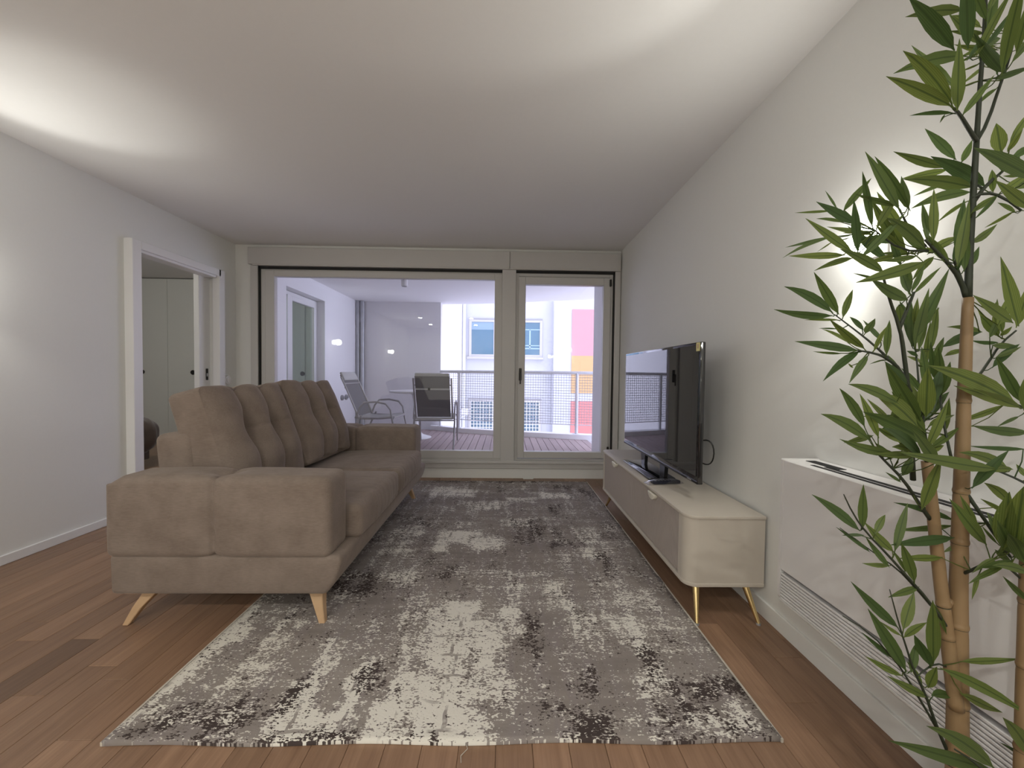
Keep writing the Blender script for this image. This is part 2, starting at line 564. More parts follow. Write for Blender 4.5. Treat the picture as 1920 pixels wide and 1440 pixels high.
def rrect(x0, x1, y0, y1, rad, n=6):
    """rounded rectangle; rad = radius or 4 radii (x0y0, x1y0, x1y1, x0y1)"""
    rs = rad if isinstance(rad, (list, tuple)) else [rad] * 4
    out = []
    for (cx, cy, sx, sy, a0), r_ in zip(((x0, y0, 1, 1, 180), (x1, y0, -1, 1, 270), (x1, y1, -1, -1, 0), (x0, y1, 1, -1, 90)), rs):
        if r_ <= 0:
            out.append((cx, cy))
            continue
        for k in range(n + 1):
            a = math.radians(a0 + 90 * k / n)
            out.append((cx + sx * r_ + r_ * math.cos(a), cy + sy * r_ + r_ * math.sin(a)))
    return out


def soft_box(h, rad, nn, disp=None):
    """rounded box of half sizes h centred at the origin; disp(p, n) -> p pushes the upholstery about"""
    def params(hh, n):
        e = min(0.9, rad / hh)
        edge = np.linspace(0, 1, 5)
        a = -1 + e * (1 - np.cos(edge * math.pi / 2)) if False else -1 + e * edge
        midp = np.linspace(-1 + e, 1 - e, n)
        return np.concatenate([a[:-1], midp, -a[::-1][1:]])
    U = [params(h[i], nn[i]) for i in range(3)]
    bm = bmesh.new()
    cache = {}

    def vert(i, j, k):
        key = (i, j, k)
        if key not in cache:
            p = Vector((U[0][i] * h[0], U[1][j] * h[1], U[2][k] * h[2]))
            c = Vector([max(-(h[q] - rad), min(h[q] - rad, p[q])) for q in range(3)])
            nrm = (p - c).normalized()
            p = c + nrm * rad
            if disp:
                p = disp(p, nrm)
            cache[key] = bm.verts.new(p)
        return cache[key]
    L = [len(u) - 1 for u in U]
    for ax in range(3):
        a, b = [(1, 2), (2, 0), (0, 1)][ax]
        for side in (0, L[ax]):
            for i in range(L[a]):
                for j in range(L[b]):
                    q = []
                    for di, dj in ((0, 0), (1, 0), (1, 1), (0, 1)):
                        idx = [0, 0, 0]
                        idx[ax], idx[a], idx[b] = side, i + di, j + dj
                        q.append(vert(*idx))
                    if side == 0:
                        q.reverse()
                    bm.faces.new(q)
    return bm


def xform(bm, mat):
    bmesh.ops.transform(bm, matrix=mat, verts=bm.verts)
    return bm


def T(x, y, z):
    return Matrix.Translation((x, y, z))


def ray(px, py):
    v = Vector(((px - 960.0), (py - 720.0), F_PX))
    return CM.transposed() @ v


def at(px, py, y):
    """the point at depth y that shows at this pixel"""
    q = ray(px, py)
    return CAM + q * (y / q.y)


# ================================================================== SETTING
XL, XR, YB, ZC = -2.80, 1.205, 4.02, 2.405
YF = -3.0


def struct(name, bm, mat, label, cat, **k):
    return tag(obj(name, bm, mat, **k), label, cat, kind='structure')


# floor: individual planks along Y
fl = struct('floor', B(XL - .02, XR + .02, YF, YB + 0.05, -0.10, -0.012), MAT['sub'], 'reddish brown hardwood strip floor of the living room', 'floor')
pw = 0.1085
x = XL + 0.003 - 0.04
row = 0
vis = []
while x < XR:
    x1 = x + pw
    y = YF + random.uniform(-1.0, 0.0)
    while y < YB:
        ln = random.choice([0.6, 0.75, 0.9, 1.05, 1.2, 1.2])
        if abs(x - (-1.744)) < 0.06:
            # the darker board in front of the sofa ends at 1.56
            y0, y1 = y, y + ln
            if y0 < 1.56 < y1:
                ln = 1.56 - y
                if ln < 0.3:
                    ln = 1.56 - y
            y1 = y + ln
        y0, y1 = max(y, YF), min(y + ln, YB)
        if y1 - y0 > 0.05 and y1 > 0.35:
            bmp = B(max(x, XL) + .0005, min(x1, XR) - .0005, y0 + .0005, y1 - .0005, -0.016, 0.0, bev=0.0012)
            o = obj('plank', bmp, MAT['floor'], fl, center=True)
            v_ = .60 if (abs(y1 - 1.56) < .004 and x < -1.6) else random.uniform(.86, 1.14)
            o.color = (v_, v_, v_, 1)
        elif y1 - y0 > 0.05:
            vis.append((max(x, XL), min(x1, XR), y0, y1))
        y += ln
    x = x1
bmf = bmesh.new()
for a in vis:
    box(bmf, a[0] + .0005, a[1] - .0005, a[2] + .0005, a[3] - .0005, -0.016, 0.0)
o = obj('plank_field', bmf, MAT['floor'], fl)
o['kind'] = 'stuff'

ce = struct('ceiling', B(XL - .3, XR + .3, YF - .2, YB + .30, ZC, ZC + 0.3), MAT['ceil'], 'smooth white living room ceiling', 'ceiling')

# left wall with the sliding door opening
DY0, DY1, DZ = 2.93, 3.74, 2.02
bm = bmesh.new()
box(bm, XL - .14, XL, YF, DY0, 0, ZC)
box(bm, XL - .14, XL, DY0, DY1, DZ, ZC)
box(bm, XL - .14, XL, DY1, YB + .3, 0, ZC)
struct('wall_left', bm, MAT['wall'], 'white left wall with the bedroom doorway', 'wall')
struct('wall_right', B(XR, XR + .15, YF, YB + .3, 0, ZC), MAT['wall'], 'plain white right wall behind the television', 'wall')
struct('wall_front', B(XL, XR, YF - .15, YF, 0, ZC), MAT['wall'], 'white wall behind the viewer', 'wall')
bm = bmesh.new()
box(bm, XL, -2.60, YB, YB + .3, 0, ZC)
box(bm, 1.17, XR, YB, YB + .3, 0, ZC)
box(bm, -2.60, 1.17, YB, YB + .3, 2.20, ZC)
box(bm, -2.60, 1.17, YB - .008, YB + .3, -.06, 0.12)
struct('wall_back', bm, MAT['wall'], 'white end wall around the balcony glazing', 'wall')
struct('baseboard_left', B(XL, XL + .013, YF, 2.86, 0, .055, bev=.003), MAT['trim'], 'low white skirting along the left wall', 'baseboard')
bm = bmesh.new()
box(bm, XR - .012, XR, YF, YB - .05, 0, .075, bev=.002)
struct('baseboard_right', bm, MAT['wall'], 'low white skirting along the right wall', 'baseboard')
struct('baseboard_back', B(XL, -2.64, YB - .012, YB, 0, .055, bev=.002), MAT['trim'], 'short white skirting in the far left corner', 'baseboard')

# shutter boxes above the glazing
bm = B(-2.645, 0.0325, YB - .05, YB, 2.197, 2.368, bev=.003)
box(bm, -2.60, 0.0325, YB - .046, YB, 2.186, 2.198)
struct('trim_1', bm, MAT['frame'], 'long roller shutter box above the wide fixed window', 'shutter box')
bm = B(0.0365, 1.190, YB - .05, YB, 2.197, 2.368, bev=.003)
box(bm, 0.0365, 1.190, YB - .046, YB, 2.186, 2.198)
struct('trim_2', bm, MAT['frame'], 'short roller shutter box above the balcony door', 'shutter box')

# wide window
w1 = tag(empty('window_1', (-1.3, YB, .10)), 'wide white framed lift and slide window onto the balcony', 'window', kind='structure')


def ring(bm, x0, x1, z0, z1, w, y0, y1, bev=.003, wb=None, wt=None, wl=None):
    wb = w if wb is None else wb
    wt = w if wt is None else wt
    wl = w if wl is None else wl
    box(bm, x0, x0 + wl, y0, y1, z0, z1, bev=bev)
    box(bm, x1 - w, x1, y0, y1, z0, z1, bev=bev)
    box(bm, x0 + wl - .001, x1 - w + .001, y0, y1, z0, z0 + wb, bev=bev)
    box(bm, x0 + wl - .001, x1 - w + .001, y0, y1, z1 - wt, z1, bev=bev)
    return bm


obj('casing', B(-2.632, -2.560, YB - .028, YB + .02, .19, 2.186, bev=.003), MAT['frame'], w1)
obj('casing', B(-.042, .102, YB - .030, YB + .02, .185, 2.186, bev=.004), MAT['frame'], w1)
obj('gasket', B(-2.562, -2.545, YB - .012, YB + .012, .19, 2.186), MAT['gap'], w1)
obj('gasket', B(-2.562, -.042, YB - .012, YB + .012, 2.160, 2.188), MAT['gap'], w1)
obj('frame', ring(bmesh.new(), -2.545, -.042, .17, 2.162, .05, YB + .005, YB + .12), MAT['frame'], w1)
obj('sash', ring(bmesh.new(), -2.50, -.038, .205, 2.150, .082, YB - .002, YB + .06, bev=.004, wb=.080, wt=.064, wl=.095), MAT['frame'], w1)
obj('pane', B(-2.41, -.115, YB + .026, YB + .034, .28, 2.09), MAT['pane'], w1)
sl = obj('sill', B(-2.62, 1.165, YB - .040, YB + .05, .158, .190, bev=.006, seg=2), MAT['frame'], w1)
obj('sill_apron', B(-2.62, 1.165, YB - .024, YB + .02, .104, .160, bev=.003), MAT['frame'], w1)

# balcony door
w2 = tag(empty('window_2', (.6, YB, .10)), 'narrow white framed glazed balcony door with bronze handle', 'balcony door', kind='structure')
obj('casing', B(1.140, 1.196, YB - .028, YB + .02, .19, 2.186, bev=.003), MAT['frame'], w2)
obj('gasket', B(1.126, 1.141, YB - .012, YB + .012, .19, 2.186), MAT['gap'], w2)
obj('gasket', B(.102, 1.141, YB - .012, YB + .012, 2.160, 2.188), MAT['gap'], w2)
obj('frame', ring(bmesh.new(), .100, 1.126, .17, 2.162, .035, YB + .005, YB + .12), MAT['frame'], w2)
sa = obj('sash', ring(bmesh.new(), .131, 1.098, .215, 2.122, .074, YB - .012, YB + .06, bev=.005, wb=.068, wt=.080, wl=.074), MAT['frame'], w2)
obj('pane', B(.200, 1.028, YB + .026, YB + .034, .28, 2.045), MAT['pane'], w2)
hb = B(.143, .171, YB - .020, YB - .010, 1.035, 1.165, bev=.004)
ho = obj('handle', hb, MAT['darkmet'], w2)
obj('lever', tube(bmesh.new(), [(.157, YB - .018, 1.115), (.157, YB - .055, 1.115), (.157, YB - .058, 1.10), (.157, YB - .055, 1.0)], [.008, .008, .008, .007], 8), MAT['darkmet'], ho, smooth=40)
obj('hinge', B(1.083, 1.104, YB - .028, YB - .010, 2.03, 2.105, bev=.005), MAT['darkmet'], w2)
obj('hinge', B(1.083, 1.104, YB - .028, YB - .010, .27, .345, bev=.005), MAT['darkmet'], w2)
w2['label'] = 'narrow white framed glazed balcony door with bronze handle'

# sliding bedroom door and its white casing
d1 = tag(empty('door_1', (XL, 3.33, 0)), 'white sliding door half hidden in its white frame on the left wall', 'door', kind='structure')
XC = XL + .062
obj('casing', B(XL - .005, XC, 2.862, 2.935, 0, 2.066, bev=.003), MAT['trim'], d1)
obj('casing', B(XL - .005, XC, 2.935, 3.735, 2.004, 2.066, bev=.003), MAT['trim'], d1)
obj('track', B(XL - .06, XC - .02, 2.935, 3.70, 1.985, 2.006, bev=.002), MAT['trim'], d1)
obj('casing', B(XL - .005, XC, 3.712, 3.785, 0, 2.066, bev=.003), MAT['trim'], d1)
obj('casing', B(XL - .005, XC - .035, 3.785, 3.812, 0, 2.064, bev=.003), MAT['trim'], d1)
obj('jamb', B(XL - .14, XL - .005, 2.915, 2.935, 0, 2.02), MAT['trim'], d1)
obj('jamb', B(XL - .14, XL - .115, 3.66, 3.75, 0, 2.02), MAT['wall'], d1)
lf = obj('door_leaf', B(XL - .098, XL - .052, 3.61, 3.97, .01, 2.00, bev=.003), MAT['trim'], d1)
obj('pull', B(XL - .0525, XL - .049, 3.685, 3.711, 1.01, 1.12, bev=.004), MAT['darkmet'], lf)
obj('keyhole', B(XL - .049, XL - .0475, 3.691, 3.705, 1.045, 1.075), MAT['steel'], lf)

# round control on the wall by the corner
th = tag(empty('wall_control', (XL, 3.885, 1.01)), 'round white wall control between the doorway and the corner', 'wall control')
bm = lathe(bmesh.new(), [(.046, 0), (.046, .012), (.042, .018)], 0, 0, 28)
xform(bm, T(XL, 3.885, 1.01) @ Matrix.Rotation(math.radians(90), 4, 'Y'))
obj('plate', bm, MAT['trim'], th, smooth=40)
bm = lathe(bmesh.new(), [(.029, .018), (.028, .026), (.024, .028)], 0, 0, 28)
xform(bm, T(XL, 3.885, 1.01) @ Matrix.Rotation(math.radians(90), 4, 'Y'))
obj('dial', bm, MAT['trim'], th, smooth=40)

# ------------------------------------------------------------------ bedroom beyond the door
ZBC = 2.52
struct('floor_bedroom', B(-7.4, XL - .14, 2.0, 6.7, -.1, 0), MAT['floor'], 'brown wooden bedroom floor beyond the doorway', 'floor')
struct('ceiling_bedroom', B(-7.4, XL - .14, 2.0, 6.7, ZBC, ZBC + .15), MAT['ceil'], 'white bedroom ceiling beyond the doorway', 'ceiling')
bm = B(-7.5, -7.4, 2.0, 6.7, 0, ZBC)
box(bm, -7.4, XL - .14, 1.9, 2.0, 0, ZBC)
box(bm, -7.4, XL - .14, 6.7, 6.8, 0, ZBC)
struct('wall_bedroom', bm, MAT['wall'], 'white bedroom walls beyond the doorway', 'wall')
wd = tag(empty('wardrobe', (-5.3, 6.2, 0)), 'off-white full height wardrobe seen through the doorway', 'wardrobe')
obj('carcass', B(-7.38, -3.0, 6.02, 6.62, 0, 2.51), MAT['ward'], wd)
XW0 = -5.221
for k in range(9):
    x0 = XW0 + .42 * (k - 4)
    dr = obj('door', B(x0 + .002, x0 + .418, 5.998, 6.018, .03, 2.50, bev=.002), MAT['ward'], wd)
    kx = x0 + .035 if k % 2 else x0 + .388
    bm = lathe(bmesh.new(), [(.034, 0), (.036, .012), (.030, .020)], 0, 0, 16)
    xform(bm, T(kx, 5.998, 1.07) @ Matrix.Rotation(math.radians(90), 4, 'X'))
    obj('knob', bm, MAT['darkmet'], dr, smooth=40)
bd = tag(empty('bed', (-4.95, 3.5, 0)), 'bed under a dark brown throw half hidden behind the sofa', 'bed')


def bed_disp(p, n):
    q = p.copy()
    q.z += .02 * math.sin(p.y * 21) * max(0, n.z) + .012 * math.sin(p.y * 47 + p.x * 9)
    q.x += .022 * math.sin(p.y * 34 + p.z * 4) * max(0, n.x)
    return q


obj('mattress', B(-5.6, -4.12, 2.74, 4.54, .26, .46, bev=.05, seg=3), MAT['slinglight'], bd, smooth=True)
obj('bed_base', B(-5.55, -4.15, 2.77, 4.52, .06, .26, bev=.01), MAT['bed'], bd)
bm = soft_box((.80, .97, .215), .18, (14, 50, 6), bed_disp)
xform(bm, T(-4.84, 3.66, .350))
obj('throw', bm, MAT['bed'], bd, smooth=True)
for sx_ in (-5.45, -4.25):
    for sy_ in (2.9, 4.4):
        obj('leg', tube(bmesh.new(), [(sx_, sy_, 0), (sx_, sy_, .07)], .025, 8), MAT['darkmet'], bd)

bp0 = tag(empty('bedroom_fill_lamp', (-4.3, 3.2, ZBC)), 'unseen fill lamp added on the bedroom ceiling behind the wall', 'ceiling lamp')  # out of view, added to brighten the dark bedroom
obj('housing', lathe(bmesh.new(), [(.15, ZBC - .05), (.17, ZBC - .03), (.17, ZBC)], -4.3, 3.2, 28), MAT['trim'], bp0, smooth=40)
obj('diffuser', lathe(bmesh.new(), [(.10, ZBC - .062), (.14, ZBC - .051)], -4.3, 3.2, 28), MAT['lamp_glow'], bp0, smooth=40)
ld = bpy.data.lights.new('bedroom_fill_light', 'POINT')
ld.energy = P_BED
ld.color = LAMP_COL
ld.shadow_soft_size = .08
lo_ = bpy.data.objects.new('fill_bulb', ld)
COL.objects.link(lo_)
lo_.parent = bp0
lo_.location = (0, 0, -.15)

# ------------------------------------------------------------------ balcony
ZD, ZS = .08, 2.39
XBL = -2.70
CURVE = [(-1.35, 6.96), (-1.10, 6.84), (-.80, 6.66), (-.19, 6.44), (.50, 6.24), (1.15, 6.06), (1.8, 5.93), (2.6, 5.8)]
SCURVE = [(-1.35, 7.22), (-.75, 7.13), (-.233, 7.01), (.342, 6.83), (.95, 6.66), (1.485, 6.50), (2.6, 6.2)]
bf = struct('floor_balcony', prism(bmesh.new(), [(XBL, YB + .3), (2.6, YB + .3)] + CURVE[::-1] + [(XBL, 7.0)], -.25, ZD - .022), MAT['extgrey'], 'balcony slab under brown timber decking', 'floor')


def edge_y(xx, cv=CURVE):
    for (xa, ya), (xb, yb) in zip(cv, cv[1:]):
        if xa <= xx <= xb:
            return ya + (yb - ya) * (xx - xa) / (xb - xa)
    return 7.0 if xx < cv[0][0] else cv[-1][1]


k = 0
xx = XBL
while xx < 2.5:
    y1a, y1b = min(7.0, edge_y(xx + .004)), min(7.0, edge_y(xx + .096))
    y0 = YB + .30
    if xx < 1.25 or xx > 1.35:
        bm = prism(bmesh.new(), [(xx + .004, y0), (xx + .097, y0), (xx + .097, y1b - .07), (xx + .004, y1a - .07)], ZD - .022, ZD)
        db = obj('deck_board', bm, MAT['deck'], bf, center=True)
        v_ = random.uniform(.9, 1.1)
        db.color = (v_, v_, v_, 1)
    xx += .1
struct('ceiling_balcony', prism(bmesh.new(), [(XBL - .3, YB + .3), (2.6, YB + .3)] + SCURVE[::-1] + [(XBL - .3, 7.3)], ZS, ZS + .35), MAT['extceil'], 'white soffit above the balcony', 'ceiling')
# white curb on the slab edge
bm = bmesh.new()
inner = [(a, b - .07) for a, b in CURVE]
outer = [(a, b + .10) for a, b in CURVE]
prism(bm, inner + outer[::-1], -.25, ZD + .075)
struct('trim_3', bm, MAT['ext'], 'white curb along the curved balcony edge', 'curb')
# left balcony wall with the bedroom glazing, recessed
BY0, BY1, BZ = 4.76, 5.76, 2.155
bm = bmesh.new()
box(bm, XBL - .20, XBL, YB + .3, BY0, 0, ZS)
box(bm, XBL - .20, XBL, BY0, BY1, BZ, ZS)
box(bm, XBL - .20, XBL, BY1, 7.3, 0, ZS)
box(bm, XBL - .20, XBL, BY0, BY1, 0, .1)
struct('wall_balcony_left', bm, MAT['ext'], 'white left balcony wall with a recessed window', 'wall')
struct('wall_balcony_back', B(XBL, -1.185, 7.0, 7.25, 0, ZS), MAT['extgrey'], 'pale grey rendered wall at the far end of the balcony', 'wall')
struct('wall_balcony_right', B(1.155, 1.40, YB + .3, 5.02, 0, ZS, bev=.01), MAT['ext'], 'white right balcony wall end beside the door', 'wall')
w3 = tag(empty('window_3', (XBL - .15, 5.26, .1)), 'white framed bedroom window in the left balcony wall', 'window', kind='structure')


def ringx(bm, y0, y1, z0, z1, w, x0, x1, bev=.003):
    box(bm, x0, x1, y0, y0 + w, z0, z1, bev=bev)
    box(bm, x0, x1, y1 - w, y1, z0, z1, bev=bev)
    box(bm, x0, x1, y0 + w - .001, y1 - w + .001, z0, z0 + w, bev=bev)
    box(bm, x0, x1, y0 + w - .001, y1 - w + .001, z1 - w, z1, bev=bev)
    return bm


obj('frame', ringx(bmesh.new(), BY0, BY1, .1, BZ - .012, .055, XBL - .185, XBL - .115), MAT['trim'], w3)
obj('mullion', B(XBL - .18, XBL - .10, 4.965, 5.035, .12, BZ - .06, bev=.003), MAT['trim'], w3)
obj('sash', ringx(bmesh.new(), 5.03, 5.71, .15, BZ - .065, .055, XBL - .165, XBL - .105), MAT['trim'], w3)
obj('pane', B(XBL - .145, XBL - .138, 4.81, 4.97, .15, BZ - .06), MAT['pane_grn'], w3)
obj('pane', B(XBL - .145, XBL - .138, 5.08, 5.66, .20, BZ - .115), MAT['pane_grn'], w3)

# upper storeys of this house, so that the sky reaches the courtyard only
struct('wall_upper', B(-8.0, 8.0, 6.2, 7.6, ZS + .35, 6.0), MAT['ext'], 'white wall of the storey above the balcony', 'wall')
struct('courtyard_ground', B(-9, 9, 5, 16, -6.3, -6.0), MAT['ground'], 'grey paved courtyard ground', 'ground')
struct('wall_courtyard', B(-1.9, -1.47, 7.3, 13.4, -6, 3.9), MAT['ext'], 'white courtyard side wall beyond the balcony', 'wall')
struct('window_4', B(-1.475, -1.455, 11.35, 12.5, 1.1, 2.48), MAT['extgrey'], 'narrow grey window slot in the courtyard side wall', 'window')

# downpipes in the balcony corner
dp = tag(empty('downpipe', (-2.64, 6.93, ZD)), 'pair of zinc downpipes in the far left balcony corner', 'downpipe')
for px_ in (-2.665, -2.585):
    pp = obj('pipe', tube(bmesh.new(), [(px_, 6.945, ZD), (px_, 6.945, ZS - .005)], .036, 14), MAT['zinc'], dp, smooth=40)
    obj('collar', tube(bmesh.new(), [(px_, 6.945, 2.00), (px_, 6.945, 2.35)], .040, 14), MAT['zinc'], pp, smooth=40)
# ceiling spot of the balcony
bl = tag(empty('balcony_ceiling_lamp', (-1.40, 5.3, ZS)), 'short white cylinder lamp under the balcony soffit', 'ceiling lamp')
obj('body', lathe(bmesh.new(), [(.040, ZS - .10), (.045, ZS - .095), (.045, ZS)], -1.40, 5.3, 24), MAT['trim'], bl, smooth=40)
obj('lens', lathe(bmesh.new(), [(.034, ZS - .103), (.034, ZS - .0985)], -1.40, 5.3, 24), MAT['grey'], bl, smooth=40)
for i, yy in enumerate((6.34, 6.50)):
    st = tag(empty('wall_socket', (XBL, yy, .68)), ['round grey wall socket nearer the chair back', 'round grey wall socket nearer the zinc downpipe'][i], 'wall socket', 'round sockets on the balcony wall')
    bm = lathe(bmesh.new(), [(.045, 0), (.045, .020), (.036, .032)], 0, 0, 20)
    xform(bm, T(XBL, yy, .68) @ Matrix.Rotation(math.radians(90), 4, 'Y'))
    obj('cover', bm, MAT['grey'], st, smooth=40)
    bm = lathe(bmesh.new(), [(.016, .032), (.016, .05)], 0, 0, 14)
    xform(bm, T(XBL, yy, .68) @ Matrix.Rotation(math.radians(90), 4, 'Y'))
    obj('cap', bm, MAT['zinc'], st, smooth=40)

# railing
rl = tag(empty('balcony_railing', (0, 6.4, ZD + .07)), 'grey metal balcony railing with wire mesh infill', 'railing')
RC = [(-1.16, 6.86), (-.80, 6.67), (-.19, 6.45), (.50, 6.25), (1.15, 6.08), (1.75, 5.955)]
ZR0, ZR1 = ZD + .15, 1.135
obj('handrail', tube(bmesh.new(), [(a, b, ZR1) for a, b in RC], .026, 10), MAT['galv'], rl, smooth=40)
obj('bottom_rail', tube(bmesh.new(), [(a, b, ZR0 + .07) for a, b in RC], .007, 6), MAT['galv'], rl)
for a, b in (RC[0], RC[1], RC[4], RC[5]):
    po = obj('post', tube(bmesh.new(), [(a, b, ZD + .07), (a, b, ZR1)], .026 if a > -1.1 else .018, 12), MAT['galv'], rl, smooth=40)
    obj('foot_plate', B(a - .05, a + .05, b - .05, b + .05, ZD + .07, ZD + .08), MAT['galv'], po)
bm = bmesh.new()


def rc_pt(s):
    n_ = len(RC) - 1
    i = min(n_ - 1, int(s))
    t = s - i
    return (RC[i][0] + (RC[i + 1][0] - RC[i][0]) * t, RC[i][1] + (RC[i + 1][1] - RC[i][1]) * t)


for i in range(len(RC) - 1):
    L = math.dist(RC[i], RC[i + 1])
    nw = max(1, round(L / .042))
    for k in range(nw):
        a, b = rc_pt(i + k / nw)
        tube(bm, [(a, b, ZR0 + .07), (a, b, ZR1 - .02)], .0034, 3, cap=False)
z = ZR0 + .07
while z < ZR1 - .03:
    tube(bm, [(a, b, z) for a, b in RC], .0034, 3, cap=False)
    z += .042
mesh_o = obj('wire_mesh', bm, MAT['wire'], rl)
mesh_o['kind'] = 'stuff'

# building across the courtyard
fb = tag(empty('apartment_building', (0, 13.5, -6)), 'white apartment building across the courtyard with coloured panels', 'building')
YFc = 13.0
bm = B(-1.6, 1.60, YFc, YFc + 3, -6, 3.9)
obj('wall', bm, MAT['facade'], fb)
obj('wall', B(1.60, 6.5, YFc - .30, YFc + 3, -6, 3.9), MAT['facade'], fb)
obj('colour_panel', B(2.20, 4.6, YFc - .325, YFc - .298, 1.742, 3.28), MAT['pink'], fb)
obj('colour_panel', B(2.20, 4.6, YFc - .325, YFc - .298, .496, 1.742), MAT['yellow'], fb)
obj('colour_panel', B(2.20, 4.6, YFc - .325, YFc - .298, -1.6, .228), MAT['red'], fb)
pp = obj('downpipe', tube(bmesh.new(), [(-1.40, YFc - .09, -6), (-1.40, YFc - .09, 3.9)], .055, 10), MAT['galv'], fb, smooth=40)


def far_window(x0, x1, z0, z1, grille):
    fr = obj('window', ring(bmesh.new(), x0, x1, z0, z1, .09, YFc - .05, YFc + .02, bev=.006), MAT['frame'], fb)
    obj('pane', B(x0 + .08, x1 - .08, YFc - .02, YFc - .012, z0 + .08, z1 - .08), MAT['pane_blu'], fr)
    xm = (x0 + x1) / 2 - .35
    obj('mullion', B(xm - .06, xm + .06, YFc - .045, YFc + .0, z0 + .08, z1 - .08), MAT['frame'], fr)
    obj('sill', B(x0 - .06, x1 + .04, YFc - .13, YFc + .01, z0 - .07, z0 + .005, bev=.008), MAT['frame'], fr)
    obj('lintel', B(x0, x1, YFc - .06, YFc - .045, z1 - .015, z1 + .025), MAT['grey'], fr)
    if grille:
        bmg = bmesh.new()
        n_ = int((x1 - x0 - .16) / .105)
        for i in range(n_ + 1):
            xq = x0 + .08 + i * (x1 - x0 - .16) / n_
            box(bmg, xq - .010, xq + .010, YFc - .07, YFc - .05, z0 + .30, z1 - .06)
        n_ = int((z1 - z0 - .36) / .105)
        for i in range(n_ + 1):
            zq = z0 + .30 + i * (z1 - z0 - .36) / n_
            box(bmg, x0 + .07, x1 - .07, YFc - .075, YFc - .055, zq - .010, zq + .010)
        obj('grille', bmg, MAT['trim'], fr)
    return fr


f1 = far_window(-1.245, 1.245, 1.675, 2.95, False)
# the office behind the right pane: shelf rails against the glass
bm = bmesh.new()
for zz, hh in ((2.62, .035), (2.08, .03), (1.98, .04)):
    box(bm, .32, 1.16, YFc - .024, YFc - .020, zz - hh / 2, zz + hh / 2)
box(bm, .80, .85, YFc - .024, YFc - .020, 1.98, 2.62)
obj('inner_rail', bm, plain('pale_blue_frame', (0.35, 0.50, 0.58), 0.4), f1)
obj('blind', B(-1.16, -.42, YFc - .024, YFc - .020, 2.60, 2.86), plain('pale_blue_blind', (0.25, 0.36, 0.45), 0.5), f1)
obj('teal_cup', B(.50, .60, YFc - .026, YFc - .020, 2.30, 2.42), plain('teal_paint', (0.05, 0.45, 0.45), 0.5), f1)
far_window(-1.235, 1.245, -1.35, .24, True)
fl_ = obj('floodlight', B(-1.42, -1.20, 12.45, 12.62, -.26, -.04, bev=.02), MAT['trim'], fb)
obj('bracket', tube(bmesh.new(), [(-1.46, 12.5, -.36), (-1.38, 12.5, -.30), (-1.31, 12.53, -.26)], .03, 8), MAT['trim'], fl_)


# ------------------------------------------------------------------ balcony furniture
def make_chair(label, loc, rz, group):
    """reclining sling chair facing local +Y"""
    t = tag(empty('sling_chair', loc, rz), label, 'chair', group)
    hw = .235
    seat = bmesh.new()
    prof = [(-.20, .415), (-.08, .402), (.10, .412), (.26, .432), (.31, .425)]
    for s in range(len(prof) - 1):
        (a, za), (b, zb) = prof[s], prof[s + 1]
        vs = [seat.verts.new(p) for p in ((-hw, a, za), (hw, a, za), (hw, b, zb), (-hw, b, zb))]
        seat.faces.new(vs)
    bmesh.ops.remove_doubles(seat, verts=seat.verts, dist=.0005)
    bmesh.ops.solidify(seat, geom=seat.faces, thickness=.026)
    so = obj('seat', seat, MAT['slinglight'], t, local=True, smooth=30)
    back = bmesh.new()
    prof = [(-.19, .43), (-.27, .62), (-.36, .82), (-.435, .985)]
    for s in range(len(prof) - 1):
        (a, za), (b, zb) = prof[s], prof[s + 1]
        vs = [back.verts.new(p) for p in ((-hw + .01, a, za), (hw - .01, a, za), (hw - .01, b, zb), (-hw + .01, b, zb))]
        back.faces.new(list(reversed(vs)))
    bmesh.ops.remove_doubles(back, verts=back.verts, dist=.0005)
    bmesh.ops.solidify(back, geom=back.faces, thickness=.012)
    bo = obj('backrest', back, MAT['sling'], t, local=True, smooth=30)
    pad = soft_box((hw - .012, .016, .062), .014, (6, 2, 4))
    xform(pad, T(0, -.418, .965) @ Matrix.Rotation(math.radians(24), 4, 'X'))
    obj('headrest_pad', pad, MAT['slinglight'], bo, local=True, smooth=True)
    obj('strap', B(-hw + .015, hw - .015, -.385, -.375, .80, .822), MAT['slinglight'], bo, local=True)
    obj('buckle', B(-.06, -.03, -.395, -.372, .795, .83, bev=.003), MAT['darkmet'], bo, local=True)
    for s in (-1, 1):
        x_ = s * (hw + .012)
        obj('back_frame', tube(bmesh.new(), [(x_, -.175, .405), (x_, -.27, .625), (x_, -.37, .85), (x_, -.42, .955)], .0125, 8), MAT['tube'], t, smooth=40, local=True)
        obj('seat_frame', tube(bmesh.new(), [(x_, -.21, .405), (x_, .10, .398), (x_, .29, .415)], .0125, 8), MAT['tube'], t, smooth=40, local=True)
        xa = s * (hw + .040)
        obj('leg', tube(bmesh.new(), [(xa, .37, 0), (xa, .30, .33), (xa, .265, .52), (xa, .20, .60), (xa, .06, .625), (xa, -.09, .615), (xa, -.155, .54), (xa, -.21, .40)], .0125, 8), MAT['tube'], t, smooth=40, local=True)
        obj('leg', tube(bmesh.new(), [(xa, -.135, .44), (xa, -.22, .26), (xa, -.36, 0)], .0125, 8), MAT['tube'], t, smooth=40, local=True)
    obj('stretcher', tube(bmesh.new(), [(-hw - .04, -.19, .375), (hw + .04, -.19, .375)], .010, 8), MAT['tube'], t, smooth=40, local=True)
    obj('stretcher', tube(bmesh.new(), [(-hw - .04, .30, .40), (hw + .04, .30, .40)], .010, 8), MAT['tube'], t, smooth=40, local=True)
    obj('top_rail', tube(bmesh.new(), [(-hw - .012, -.378, .865), (hw + .012, -.378, .865)], .009, 8), MAT['tube'], t, smooth=40, local=True)
    return t


